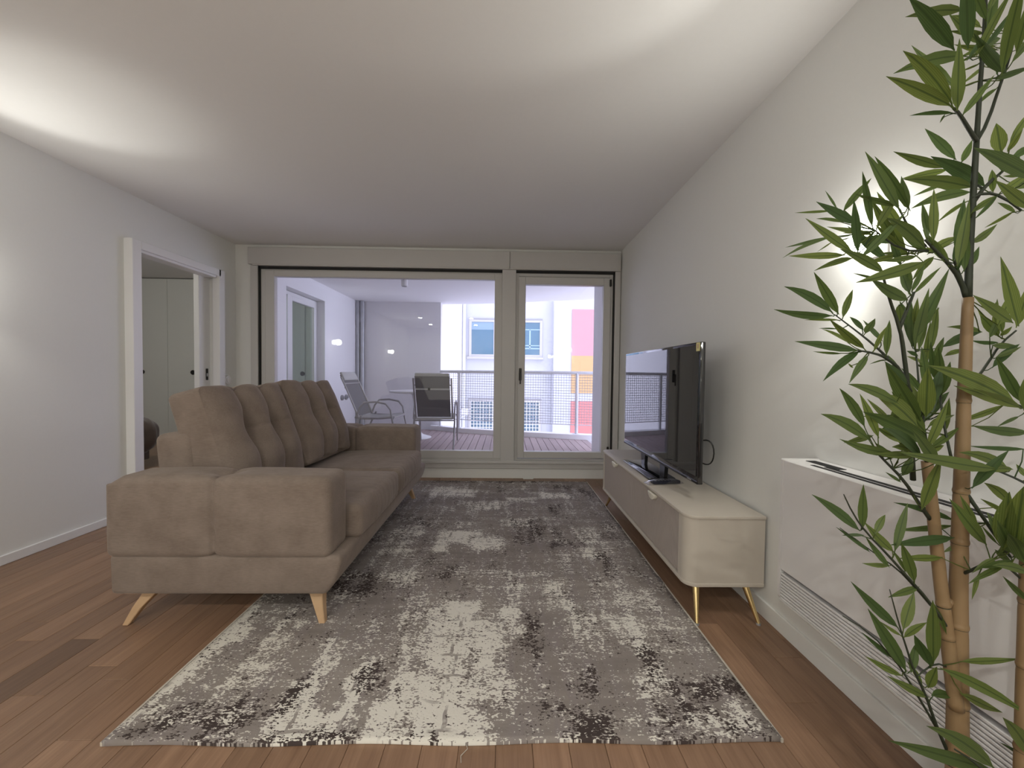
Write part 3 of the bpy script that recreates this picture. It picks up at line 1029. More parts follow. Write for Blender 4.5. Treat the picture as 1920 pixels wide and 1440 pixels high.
make_chair('grey reclining sling chair seen from behind, its back to the window', (-.975, 5.42, ZD), math.radians(3), 'sling chairs on the balcony')
make_chair('grey reclining sling chair seen side on by the zinc downpipe', (-1.80, 5.45, ZD), math.radians(-92), 'sling chairs on the balcony')
tb = tag(empty('pedestal_table', (-1.41, 6.05, ZD)), 'round white pedestal table between the two balcony chairs', 'table')
bm = lathe(bmesh.new(), [(.36, ZD + .712), (.395, ZD + .722), (.40, ZD + .737), (.395, ZD + .745), (.05, ZD + .745)], -1.41, 6.05, 48)
obj('tabletop', bm, MAT['tabletop'], tb, smooth=30)
bm = lathe(bmesh.new(), [(.245, ZD), (.245, ZD + .008), (.20, ZD + .022), (.12, ZD + .05), (.065, ZD + .10), (.042, ZD + .18), (.034, ZD + .34), (.036, ZD + .55), (.06, ZD + .68), (.11, ZD + .712)], -1.41, 6.05, 40)
obj('pedestal', bm, MAT['trim'], tb, smooth=40)

# ================================================================== ROOM THINGS
# ------------------------------------------------------------------ rug
RX0, RX1, RY0, RY1 = -1.165, .846, 1.105, 3.865
bm = bmesh.new()
nx, ny = 60, 140


def rug_z(xx, yy):
    z_ = .0105
    for yc, s, a in ((2.02, .05, .0045), (2.38, .06, .004), (2.75, .07, .003), (3.2, .07, .003)):
        z_ += a * math.exp(-((yy - yc + .03 * math.sin(xx * 2)) / s) ** 2)
    # the near corners curl a little
    e = max(0, (abs(xx - (-.155)) - .90) / .11) * max(0, (RY0 + .10 - yy) / .10)
    return z_ + .006 * e


gv = [[bm.verts.new((RX0 + (RX1 - RX0) * i / nx, RY0 + (RY1 - RY0) * j / ny + .004 * math.sin(i * .35) * (j == 0),
                     rug_z(RX0 + (RX1 - RX0) * i / nx, RY0 + (RY1 - RY0) * j / ny))) for i in range(nx + 1)] for j in range(ny + 1)]
for j in range(ny):
    for i in range(nx):
        bm.faces.new((gv[j][i], gv[j][i + 1], gv[j + 1][i + 1], gv[j + 1][i]))
loop = [gv[0][i] for i in range(nx + 1)] + [gv[j][nx] for j in range(1, ny + 1)] + [gv[ny][i] for i in range(nx - 1, -1, -1)] + [gv[j][0] for j in range(ny - 1, 0, -1)]
low = [bm.verts.new((v.co.x, v.co.y, .001)) for v in loop]
for a in range(len(loop)):
    b = (a + 1) % len(loop)
    bm.faces.new((loop[a], low[a], low[b], loop[b]))
rg_me = bpy.data.meshes.new('rug')
bm.normal_update()
bm.to_mesh(rg_me)
bm.free()
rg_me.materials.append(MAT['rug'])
rg_me.polygons.foreach_set('use_smooth', [True] * len(rg_me.polygons))
rug = tag(bpy.data.objects.new('rug', rg_me), 'grey and cream distressed patterned rug between sofa and television stand', 'rug')
COL.objects.link(rug)
LOC[rug] = Vector((0, 0, 0))
obj('side_binding', B(RX0 - .004, RX0 + .003, RY0, RY1, .001, .0125), MAT['rugedge'], rug)
obj('side_binding', B(RX1 - .003, RX1 + .004, RY0, RY1, .001, .0125), MAT['rugedge'], rug)
obj('loose_thread', tube(bmesh.new(), [(-.105, 1.11, .004), (-.098, 1.09, .003), (-.115, 1.07, .003), (-.112, 1.05, .003)], .0012, 5), MAT['rugedge'], rug)

# ------------------------------------------------------------------ sofa
sf = tag(empty('sofa', (-1.2, 2.45, 0)), 'taupe velvet two-seat sofa with tufted back cushions and oak legs', 'sofa')
FAB = MAT['fabric']
SY0, SY1 = 1.60, 3.36
AY0, AY1 = 1.795, 3.12          # inner faces of the arms

# plinth with a front that slopes inwards to the bottom
poly = [(-1.655, .150), (-.755, .150), (-.715, .205), (-.690, .275), (-.690, .318), (-1.66, .318)]
bm = prism(bmesh.new(), poly, SY0 + .012, SY1 - .012, axis='y')
bmesh.ops.bevel(bm, geom=list(bm.edges), offset=.018, segments=3, affect='EDGES', profile=.5)
obj('base', bm, FAB, sf, smooth=50)


def gauss(v, s):
    return math.exp(-(v / s) ** 2)


def make_arm(y0, y1):
    cx, cy, cz = (-1.672 - .732) / 2, (y0 + y1) / 2, (.305 + .655) / 2
    h = ((1.672 - .732) / 2, (y1 - y0) / 2, (.655 - .305) / 2)
    xs = -1.222 - cx            # seam

    def disp(p, n):
        q = p.copy()
        u, w = p.x / h[0], p.z / h[2]
        # slight cushion bulge of the two panels and the top
        q += n * (.010 * max(0, 1 - u * u) * max(0, 1 - w * w) * abs(n.y))
        q += n * (.006 * max(0, 1 - u * u) * max(0, n.z))
        dx = p.x - xs
        k = gauss(dx, .009) * .011 + gauss(dx, .045) * .008
        if abs(n.y) > .3 or n.z > .3:
            q -= n * k
        # tucks: one on the top, one low on the face
        if n.z > .5:
            q.z -= .020 * gauss(math.hypot(dx * .6, p.y * 1.0), .034)
        q.z -= .002 * gauss(dx, .10) * max(0, n.z)
        if n.y < -.5:
            q.y += .010 * gauss(math.hypot(dx, p.z + .075), .035)
        # the rear upper corner is rounder, the arm drops a little towards it
        q.z -= max(0, -.86 - u) * .30 * max(0, n.z) + .010 * max(0, -u - .3) ** 2 * max(0, n.z)
        return q
    bm_ = soft_box(h, .038, (120, 12, 26), disp)
    xform(bm_, T(cx, cy, cz))
    return bm_


obj('armrest', make_arm(SY0, AY0), FAB, sf, smooth=True)
obj('armrest', make_arm(AY1, SY1), FAB, sf, smooth=True)
# back panel
bm = soft_box((.085, (AY1 - AY0) / 2 + .02, .265), .035, (6, 20, 12))
xform(bm, T(-1.515, (AY0 + AY1) / 2, .545) @ Matrix.Rotation(math.radians(-5), 4, 'Y'))
obj('back_panel', bm, FAB, sf, smooth=True)


# seat cushions
def make_seat(y0, y1, seed):
    rr = random.Random(seed)
    h = (.40, (y1 - y0) / 2 - .002, .083)
    folds = [(rr.uniform(-.8, .8), rr.uniform(.006, .014), rr.uniform(.0008, .0025), rr.uniform(-.25, .25)) for _ in range(12)]

    def disp(p, n):
        q = p.copy()
        u, v = p.x / h[0], p.y / h[1]
        q += n * (.016 * max(0, 1 - u * u) ** .6 * max(0, 1 - v * v) * max(0, n.z))
        q += n * (.016 * max(0, 1 - v * v) * max(0, n.x) * max(0, 1 - (p.z / h[2]) ** 2))
        q.z -= .018 * max(0, -u)                       # lower towards the back
        if n.x > .2 or (n.z > .5 and u > .3):
            for fy, s, a, sl_ in folds:
                q += n * (a * gauss(p.y - fy * h[1] - sl_ * (h[0] - p.x), s) * max(0, (u - .3) / .7))
        if n.x > .5:                                    # sewn seam round the front
            q -= n * .004 * gauss(p.z + .045, .006)
        return q
    bm_ = soft_box(h, .035, (30, 60, 8), disp)
    xform(bm_, T(-.675 - .40, (y0 + y1) / 2, .39))
    return bm_


YM = (AY0 + AY1) / 2
obj('seat_cushion', make_seat(AY0, YM, 3), FAB, sf, smooth=True)
obj('seat_cushion', make_seat(YM, AY1, 9), FAB, sf, smooth=True)


def make_back(y0, y1, tilt_y, lean, fwd, up):
    h = (.095, (y1 - y0) / 2, .285)
    seams = [-h[1] + (y1 - y0) * .345, -h[1] + (y1 - y0) * .672]
    zt = .045

    def disp(p, n):
        q = p.copy()
        u, w = p.y / h[1], p.z / h[2]
        fr = max(0.0, n.x)
        q.x += fr * (.042 * max(0, 1 - u * u * u * u) * max(0, 1 - w * w))
        q.x += fr * .024 * gauss(w + .45, .38) * max(0, 1 - abs(u) ** 4)       # belly below the tufts
        q.x += min(0, n.x) * .02 * max(0, 1 - u * u) * max(0, 1 - w * w)
        q.x -= .020 * max(0, w - .55) * fr                                   # softer top
        for s in seams:
            off = s + .012 * math.sin(w * 2.2)
            d_ = p.y - off
            k = .040 * gauss(d_, .050) + .016 * gauss(d_, .010)
            k *= .55 + .45 * gauss(w - .1, .8)
            if n.x > .25 or n.z > .4:
                q -= n * k * (1.0 if n.x > .25 else .55)
            tu = math.hypot(d_, (p.z - zt) * .9)
            if n.x > .3:
                q.x -= .058 * gauss(tu, .058) + .020 * gauss(tu, .018)
                # crease running sideways from each tuft
                q.x -= .012 * gauss(p.z - zt, .013) * gauss(d_ - .045, .06) 
        # the box edges at the two ends fall away so that neighbouring cushions part
        q.x -= .024 * (max(0, abs(u) - .70) / .30) ** 2 * fr
        q.z += (.012 if w > 0 else 0) * (abs(u) > .9) * 0
        return q
    bm_ = soft_box(h, .030, (8, 110, 70), disp)
    xform(bm_, T(-1.408 + fwd, (y0 + y1) / 2, .737 + up) @ Matrix.Rotation(math.radians(lean), 4, 'Y') @ Matrix.Rotation(tilt_y, 4, 'X'))
    return bm_


obj('back_cushion', make_back(AY0 - .005, 2.425, .010, -16, 0, 0), FAB, sf, smooth=True)
obj('back_cushion', make_back(2.432, AY1 - .035, -.020, -18, .012, .012), FAB, sf, smooth=True)


def sofa_leg(x0, y0, x1, y1):
    """flat tapered oak leg from the plinth (x0,y0) out to the floor (x1,y1)"""
    bm_ = bmesh.new()
    dx, dy = (1 if x1 > x0 else -1), (1 if y1 > y0 else -1)
    secs = [(.0, x1, y1, .013, .013), (.07, x1 + (x0 - x1) * .42, y1 + (y0 - y1) * .42, .020, .018), (.130, x0 + (x1 - x0) * .12, y0, .030, .024), (.151, x0 - dx * .03, y0, .065, .030)]
    rings_ = []
    for z_, cx, cy, ax, ay in secs:
        rings_.append([bm_.verts.new((cx + sx * ax, cy + sy * ay, z_)) for sx, sy in ((-1, -1), (1, -1), (1, 1), (-1, 1))])
    for a, b in zip(rings_, rings_[1:]):
        for k_ in range(4):
            bm_.faces.new((a[k_], a[(k_ + 1) % 4], b[(k_ + 1) % 4], b[k_]))
    bm_.faces.new(list(reversed(rings_[0])))
    bm_.faces.new(rings_[-1])
    bmesh.ops.bevel(bm_, geom=[e for e in bm_.edges], offset=.003, segments=1, affect='EDGES')
    return bm_


for a in ((-1.535, 1.70, -1.622, 1.652), (-.835, 1.70, -.783, 1.652), (-1.535, 3.26, -1.622, 3.308), (-.835, 3.26, -.783, 3.308)):
    lg = sofa_leg(*a)
    if a[2] > -1.2:                     # the front legs stand on the rug
        for v in lg.verts:
            if v.co.z < .012:
                v.co.z = max(v.co.z, .0115)
    obj('leg', lg, MAT['oak'], sf)

# ------------------------------------------------------------------ television stand
ts = tag(empty('tv_stand', (1.0, 2.45, 0)), 'long greige television stand with fluted doors and brass legs', 'tv stand')
CX0, CX1, CY0, CY1, CZ0, CZ1 = .832, 1.190, 1.695, 3.215, .142, .470
rad4 = (.055, 0, 0, .055)
obj('top_panel', prism(bmesh.new(), rrect(CX0 - .004, CX1, CY0 - .004, CY1 + .004, (.058, 0, 0, .058), 10), CZ1 - .016, CZ1, bev=.003), MAT['cab'], ts, smooth=40)
obj('bottom_panel', prism(bmesh.new(), rrect(CX0 - .002, CX1, CY0 - .002, CY1 + .002, (.056, 0, 0, .056), 10), CZ0, CZ0 + .018, bev=.003), MAT['cab'], ts, smooth=40)


def shell(y0, y1, rnd):
    """end of the cabinet: side wall that wraps round the front corner"""
    bm_ = bmesh.new()
    t = .016
    pts = []
    if rnd < 0:
        pts = [(CX1, CY0)] + [(CX0 + .055 + .055 * math.cos(a), CY0 + .055 + .055 * math.sin(a)) for a in [math.radians(270 - 9 * k_) for k_ in range(11)]] + [(CX0, CY0 + .085)]
        inn = [(CX0 + t, CY0 + .085)] + [(CX0 + .055 + (.055 - t) * math.cos(a), CY0 + .055 + (.055 - t) * math.sin(a)) for a in [math.radians(180 + 9 * k_) for k_ in range(11)]] + [(CX1, CY0 + t)]
    else:
        pts = [(CX1, CY1)] + [(CX0 + .055 + .055 * math.cos(a), CY1 - .055 + .055 * math.sin(a)) for a in [math.radians(90 + 9 * k_) for k_ in range(11)]] + [(CX0, CY1 - .065)]
        inn = [(CX0 + t, CY1 - .065)] + [(CX0 + .055 + (.055 - t) * math.cos(a), CY1 - .055 + (.055 - t) * math.sin(a)) for a in [math.radians(180 - 9 * k_) for k_ in range(11)]] + [(CX1, CY1 - t)]
    prism(bm_, pts + inn, CZ0 + .017, CZ1 - .015)
    return bm_


obj('side_panel', shell(0, 0, -1), MAT['cab'], ts, smooth=40)
obj('side_panel', shell(0, 0, 1), MAT['cab'], ts, smooth=40)
obj('back_panel', B(CX1 - .012, CX1 - .002, CY0 + .016, CY1 - .016, CZ0 + .017, CZ1 - .015), MAT['cab'], ts)


def fluted_door(y0, y1):
    bm_ = bmesh.new()
    nfl = int((y1 - y0) / .0125)
    w = (y1 - y0) / nfl
    prof = []
    for k_ in range(nfl):
        a = y0 + k_ * w
        prof += [(CX0 + .0085, a), (CX0 + .0055, a + w * .18), (CX0 + .005, a + w * .5), (CX0 + .0055, a + w * .82)]
    prof += [(CX0 + .0085, y1), (CX0 + .022, y1), (CX0 + .022, y0)]
    lo = [bm_.verts.new((p[0], p[1], CZ0 + .026)) for p in prof]
    hi = [bm_.verts.new((p[0], p[1], CZ1 - .022)) for p in prof]
    for k_ in range(len(prof)):
        j_ = (k_ + 1) % len(prof)
        bm_.faces.new((lo[k_], lo[j_], hi[j_], hi[k_]))
    bm_.faces.new(list(reversed(lo)))
    bm_.faces.new(hi)
    bmesh.ops.recalc_face_normals(bm_, faces=bm_.faces)
    return bm_


ya, yb_, yc = CY0 + .088, (CY0 + CY1) / 2 + .02, CY1 - .068
for (y0, y1, hy) in ((ya, yb_ - .0015, 2.095), (yb_ + .0015, yc, 2.825)):
    dr = obj('door', fluted_door(y0, y1), MAT['cabdoor'], ts)
    # half-moon handle hung over the upper edge
    bm = bmesh.new()
    poly = [(hy + .048 * math.cos(a), CZ1 - .021 + .034 * math.sin(a)) for a in [math.radians(180 + 12 * k_) for k_ in range(16)]]
    prism(bm, poly, CX0 - .014, CX0 + .006, axis='x', bev=.002)
    obj('handle', bm, MAT['silver'], dr, smooth=40)
for (tx, ty, bx, by) in ((.885, 1.775, .862, 1.648), (1.115, 1.775, 1.138, 1.648), (.885, 3.10, .860, 3.16), (1.115, 3.10, 1.138, 3.16)):
    if ty < 2:
        tx_, ty_ = tx, 1.712
    else:
        tx_, ty_ = tx, 3.07
    lo = obj('leg', tube(bmesh.new(), [(bx, by, .006), (tx_, ty_, CZ0)], [.0075, .015], 14), MAT['brass'], ts, smooth=40)
    obj('foot_cap', tube(bmesh.new(), [(bx, by, 0), (bx, by, .008)], .0095, 12), MAT['grey'], lo, smooth=40)

# ------------------------------------------------------------------ television
tv = tag(empty('television', (1.0, 2.475, CZ1)), 'large flat black television standing on the greige stand', 'television')
VX, VY0, VY1, VZ0, VZ1 = .970, 1.885, 3.068, .560, 1.275
bm = B(VX + .002, VX + .028, VY0, VY1, VZ0, VZ1, bev=.006, seg=2)
obj('bezel', bm, MAT['gloss'], tv, smooth=35)
obj('screen', B(VX - .0005, VX + .004, VY0 + .016, VY1 - .016, VZ0 + .035, VZ1 - .016), MAT['screen'], tv)
bm = B(VX + .026, VX + .050, VY0 + .05, VY1 - .05, VZ0 + .0, VZ0 + .42, bev=.014, seg=2)
obj('rear_housing', bm, MAT['black'], tv, smooth=35)
obj('lower_bar', B(VX - .002, VX + .030, VY0 + .002, VY1 - .002, VZ0 - .004, VZ0 + .012, bev=.003), MAT['black'], tv)
for yy in (2.33, 2.66):
    obj('neck', prism(bmesh.new(), [(yy - .028, CZ1 + .012), (yy + .028, CZ1 + .012), (yy + .045, VZ0 + .03), (yy - .045, VZ0 + .03)], VX + .008, VX + .030, axis='x'), MAT['black'], tv)
obj('stand_base', prism(bmesh.new(), rrect(.872, 1.04, 2.27, 2.775, .012, 4), CZ1, CZ1 + .014, bev=.004), MAT['gloss'], tv, smooth=40)
obj('sticker', B(VX - .0015, VX + .0, VY0 + .006, VY0 + .040, VZ1 - .047, VZ1 - .004), MAT['sticker'], tv)
obj('sticker_mark', B(VX - .0022, VX - .0014, VY0 + .016, VY0 + .028, VZ1 - .034, VZ1 - .012), MAT['oak'], tv)
obj('sensor_light', B(VX - .004, VX - .001, VY0 + .06, VY0 + .10, VZ0 + .002, VZ0 + .008), MAT['grey'], tv)
cab = []
for k_ in range(15):
    t_ = k_ / 14
    cab.append((VX + .05 + .045 * math.sin(math.pi * t_), 1.96 - .05 * math.sin(math.pi * t_), .765 - .11 * t_ + .03 * math.sin(2 * math.pi * t_)))
obj('cable', tube(bmesh.new(), cab, .0035, 6), MAT['black'], tv, smooth=True)

# remote in a clear bag
rm = tag(empty('remote_control', (.93, 2.235, CZ1)), 'dark remote control in a clear plastic sleeve beside the television base', 'remote control')
bm = B(-.085, .085, -.021, .021, .003, .021, bev=.005, seg=2)
xform(bm, T(.945, 2.203, CZ1) @ Matrix.Rotation(math.radians(8), 4, 'Z'))
obj('body', bm, MAT['remote'], rm, smooth=40)
bm = bmesh.new()
for i in range(7):
    for j in range(2):
        box(bm, -.07 + i * .02, -.062 + i * .02, -.012 + j * .016, -.004 + j * .016, .021, .0225)
xform(bm, T(.945, 2.203, CZ1) @ Matrix.Rotation(math.radians(8), 4, 'Z'))
obj('buttons', bm, MAT['grey'], rm)
bm = bmesh.new()
gg = [[bm.verts.new((-.118 + .23 * i / 20, -.032 + .064 * j / 8,
       .0245 * max(0, 1 - (abs(-.118 + .23 * i / 20) / .105) ** 6) * max(.0, 1 - (abs(-.032 + .064 * j / 8) / .030) ** 4) + .0025 + .005 * random.random() * (i < 3 or i > 17))) for i in range(21)] for j in range(9)]
for j in range(8):
    for i in range(20):
        bm.faces.new((gg[j][i], gg[j][i + 1], gg[j + 1][i + 1], gg[j + 1][i]))
xform(bm, T(.940, 2.203, CZ1) @ Matrix.Rotation(math.radians(8), 4, 'Z'))
obj('sleeve', bm, MAT['bag'], rm, smooth=True)

# ------------------------------------------------------------------ fan coil unit on the right wall
fc = tag(empty('fan_coil', (1.13, .7, .235)), 'white wall mounted fan coil unit behind the bamboo plant', 'heating unit')
UX, UY0, UY1, UZ0, UZ1 = 1.062, -.10, 1.437, .238, .790
poly = rrect(UX, XR - .002, UZ0, UZ1, (.035, .0, .0, .006), 6)
bm = prism(bmesh.new(), poly, UY1 - .012, UY1, axis='y')
obj('end_cap', bm, MAT['unit'], fc, smooth=40)
bm = prism(bmesh.new(), poly, UY0, UY0 + .012, axis='y')
obj('end_cap', bm, MAT['unit'], fc, smooth=40)
obj('front_panel', B(UX + .001, UX + .014, UY0 + .012, UY1 - .012, .367, UZ1 - .003, bev=.002), MAT['unit'], fc)
bm = bmesh.new()
box(bm, UX + .012, 1.078, UY0 + .012, UY1 - .012, UZ1 - .012, UZ1)
box(bm, 1.078, 1.100, UY0 + .012, UY1 - .012, UZ1 - .012, UZ1)
tp = obj('top_panel', B(UX + .004, XR - .003, UY0 + .012, UY1 - .012, UZ1 - .014, UZ1 - .002, bev=.001), MAT['unit'], fc)
bm.free()
obj('air_slot', B(1.093, 1.108, UY0 + .05, 1.335, UZ1 - .003, UZ1 - .0008), MAT['slot'], tp)
obj('air_slot', B(1.117, 1.135, UY0 + .05, 1.305, UZ1 - .003, UZ1 - .0008), MAT['slot'], tp)
obj('control_flap', prism(bmesh.new(), rrect(1.130, 1.168, 1.270, 1.405, .004, 3), UZ1 - .003, UZ1 - .0008), MAT['slot'], tp)
obj('housing', B(UX + .03, XR - .003, UY0 + .012, UY1 - .012, UZ0 + .012, UZ1 - .014), MAT['slot'], fc)
for k_ in range(9):
    z0 = .254 + k_ * .0115
    obj('louvre_slat', B(UX + .001, UX + .034, UY0 + .012, UY1 - .014, z0, z0 + .0078, bev=.0015), MAT['unit'], fc)
obj('bottom_lip', prism(bmesh.new(), rrect(UX, XR - .003, UZ0, UZ0 + .015, (.012, 0, 0, 0), 4), UY0 + .012, UY1 - .012, axis='y'), MAT['unit'], fc, smooth=40)


# ------------------------------------------------------------------ wall lamps and ceiling downlights
def sconce(x0, s, y, z, label, up):
    """up-and-down wall light; s = direction into the room"""
    t = tag(empty('wall_lamp', (x0, y, z)), label, 'wall lamp', 'wall lamps of the living room')
    obj('wall_plate', B(min(x0, x0 + s * .012), max(x0, x0 + s * .012), y - .045, y + .045, z - .06, z + .06, bev=.004), MAT['plaster'], t)
    bm_ = bmesh.new()
    bmesh.ops.create_uvsphere(bm_, u_segments=20, v_segments=12, radius=1.0)
    xform(bm_, T(x0 + s * .045, y, z) @ Matrix.Diagonal((.030, .048, .040, 1)))
    obj('diffuser', bm_, MAT['lamp_glow'], t, smooth=True)
    for nm, vec, pw_, ang, bl_ in (('up', up, P_UP, 58, .6), ('wide', (s * 1.15, .35, 1.0), P_WIDE, 125, 1.0), ('down', (s * .10, .42, -1.0), P_DOWN, 80, .9)):
        ld = bpy.data.lights.new('wall_lamp_' + nm, 'SPOT')
        ld.energy = pw_
        ld.color = LAMP_COL
        ld.spot_size = math.radians(ang)
        ld.spot_blend = bl_
        ld.shadow_soft_size = .03
        lo_ = bpy.data.objects.new('beam_' + nm, ld)
        COL.objects.link(lo_)
        lo_.parent = t
        lo_.location = (s * .075, 0, .05 if nm != 'down' else -.05)
        lo_.rotation_euler = Vector(vec).to_track_quat('-Z', 'Y').to_euler()
    ld = bpy.data.lights.new('wall_lamp_glow', 'POINT')
    ld.energy = P_GLOW
    ld.color = LAMP_COL
    ld.shadow_soft_size = .05
    lo_ = bpy.data.objects.new('glow', ld)
    COL.objects.link(lo_)
    lo_.parent = t
    lo_.location = (s * .11, 0, 0)
    return t


sconce(XR, -1, 1.235, 1.555, 'lit wall lamp glaring through the bamboo leaves on the right wall', (-1.2, -.12, 1))
sconce(XL, 1, 1.90, 1.58, 'lit wall lamp on the left wall just outside the picture', (.62, .06, 1))
sconce(XR, -1, -1.3, 1.555, 'unseen lit wall lamp added on the right wall behind the viewer', (-.9, 0, 1))  # this rear pair is unseen, added as general fill for the room
sconce(XL, 1, -1.0, 1.60, 'unseen lit wall lamp added on the left wall behind the viewer', (.6, 0, 1))
for i, (lx, ly) in enumerate(((-2.0, -.9), (-.8, -.9), (.4, -.9), (-2.0, -2.1), (-.8, -2.1), (.4, -2.1))):
    t = tag(empty('downlight', (lx, ly, ZC)), 'round recessed ceiling downlight behind the viewer, ' + ['near row by the left wall', 'near row in the middle', 'near row by the right wall', 'rear row by the left wall', 'rear row in the middle', 'rear row by the right wall'][i], 'downlight', 'recessed downlights behind the viewer')
    obj('trim_ring', lathe(bmesh.new(), [(.055, ZC - .004), (.045, ZC - .006), (.045, ZC - .0015), (.055, ZC - .001)], lx, ly, 24, cap=False), MAT['trim'], t, smooth=40)
    obj('lens', lathe(bmesh.new(), [(.044, ZC - .004), (.044, ZC - .0015)], lx, ly, 24), MAT['lamp_glow'], t, smooth=40)
    ld = bpy.data.lights.new('downlight_beam', 'AREA')
    ld.shape = 'DISK'
    ld.size = .09
    ld.energy = P_CEIL
    ld.color = LAMP_COL
    lo_ = bpy.data.objects.new('beam', ld)
    COL.objects.link(lo_)
    lo_.parent = t
    lo_.location = (0, 0, -.012)

#PLANT
# ------------------------------------------------------------------ bamboo plant
bp_ = tag(empty('bamboo_plant', (.915, .78, 0)), 'tall artificial bamboo with tan canes and green leaves beside the heating unit', 'plant')
rl_ = random.Random(21)
obj('pot', lathe(bmesh.new(), [(.095, 0), (.10, .005), (.122, .20), (.124, .21), (.112, .21), (.110, .19)], .915, .70, 36), MAT['pot'], bp_, smooth=40)
obj('soil', lathe(bmesh.new(), [(.108, .180), (.108, .192)], .915, .70, 28), MAT['soil'], bp_)


def cane(px_pts, rad0, rad1, node_px):
    pts, rs = [], []
    n_ = 40
    P = [at(*q) for q in px_pts]
    L = [0]
    for a, b in zip(P, P[1:]):
        L.append(L[-1] + (b - a).length)

    def pos(s):
        for i in range(len(P) - 1):
            if s <= L[i + 1] or i == len(P) - 2:
                t = (s - L[i]) / max(1e-6, L[i + 1] - L[i])
                return P[i] + (P[i + 1] - P[i]) * t
    nodes = node_px
    ss = sorted(set([L[-1] * i / n_ for i in range(n_ + 1)] + [max(0, min(L[-1], L[-1] * nd + e)) for nd in nodes for e in (-.007, -.003, -.001, .001, .003, .007)]))
    for s in ss:
        r_ = rad0 + (rad1 - rad0) * s / L[-1]
        for nd in nodes:
            dd = s - L[-1] * nd
            r_ *= 1 + .09 * math.exp(-(dd / .004) ** 2) - .10 * math.exp(-((dd + .0055) / .0016) ** 2)
        pts.append(pos(s))
        rs.append(r_)
    c_ = obj('cane', tube(bmesh.new(), pts, rs, 14), MAT['cane'], bp_, smooth=True)
    for nd in nodes:
        rg = bmesh.new()
        s = L[-1] * nd - .0055
        if 0 < s < L[-1]:
            r_ = (rad0 + (rad1 - rad0) * s / L[-1]) * 1.01
            p_ = pos(s)
            q_ = pos(s + .002)
            tube(rg, [p_, q_], [r_, r_], 14, cap=False)
            obj('node_ring', rg, MAT['stem'], c_)
        else:
            rg.free()
    return c_


Y0 = .78
cane([(1792, 1660, .72), (1795, 1400, .765), (1797, 1100, .78), (1807, 760, .78), (1815, 558, .78)], .0200, .0086, (.18, .285, .42, .57, .66, .82))
cane([(1793, 1330, .76), (1778, 1210, .775), (1762, 1080, .785), (1748, 950, .79), (1738, 865, .795)], .0125, .0095, (.28, .41, .68))
cane([(1918, 1640, .66), (1924, 1300, .70), (1931, 1010, .72)], .0150, .0125, (.35, .60, .80))
tw = obj('twig_stub', tube(bmesh.new(), [at(1776, 1133, .78), at(1783, 1128, .78), at(1797, 1118, .78)], [.008, .006, .004], 8), MAT['cane'], bp_, smooth=True)

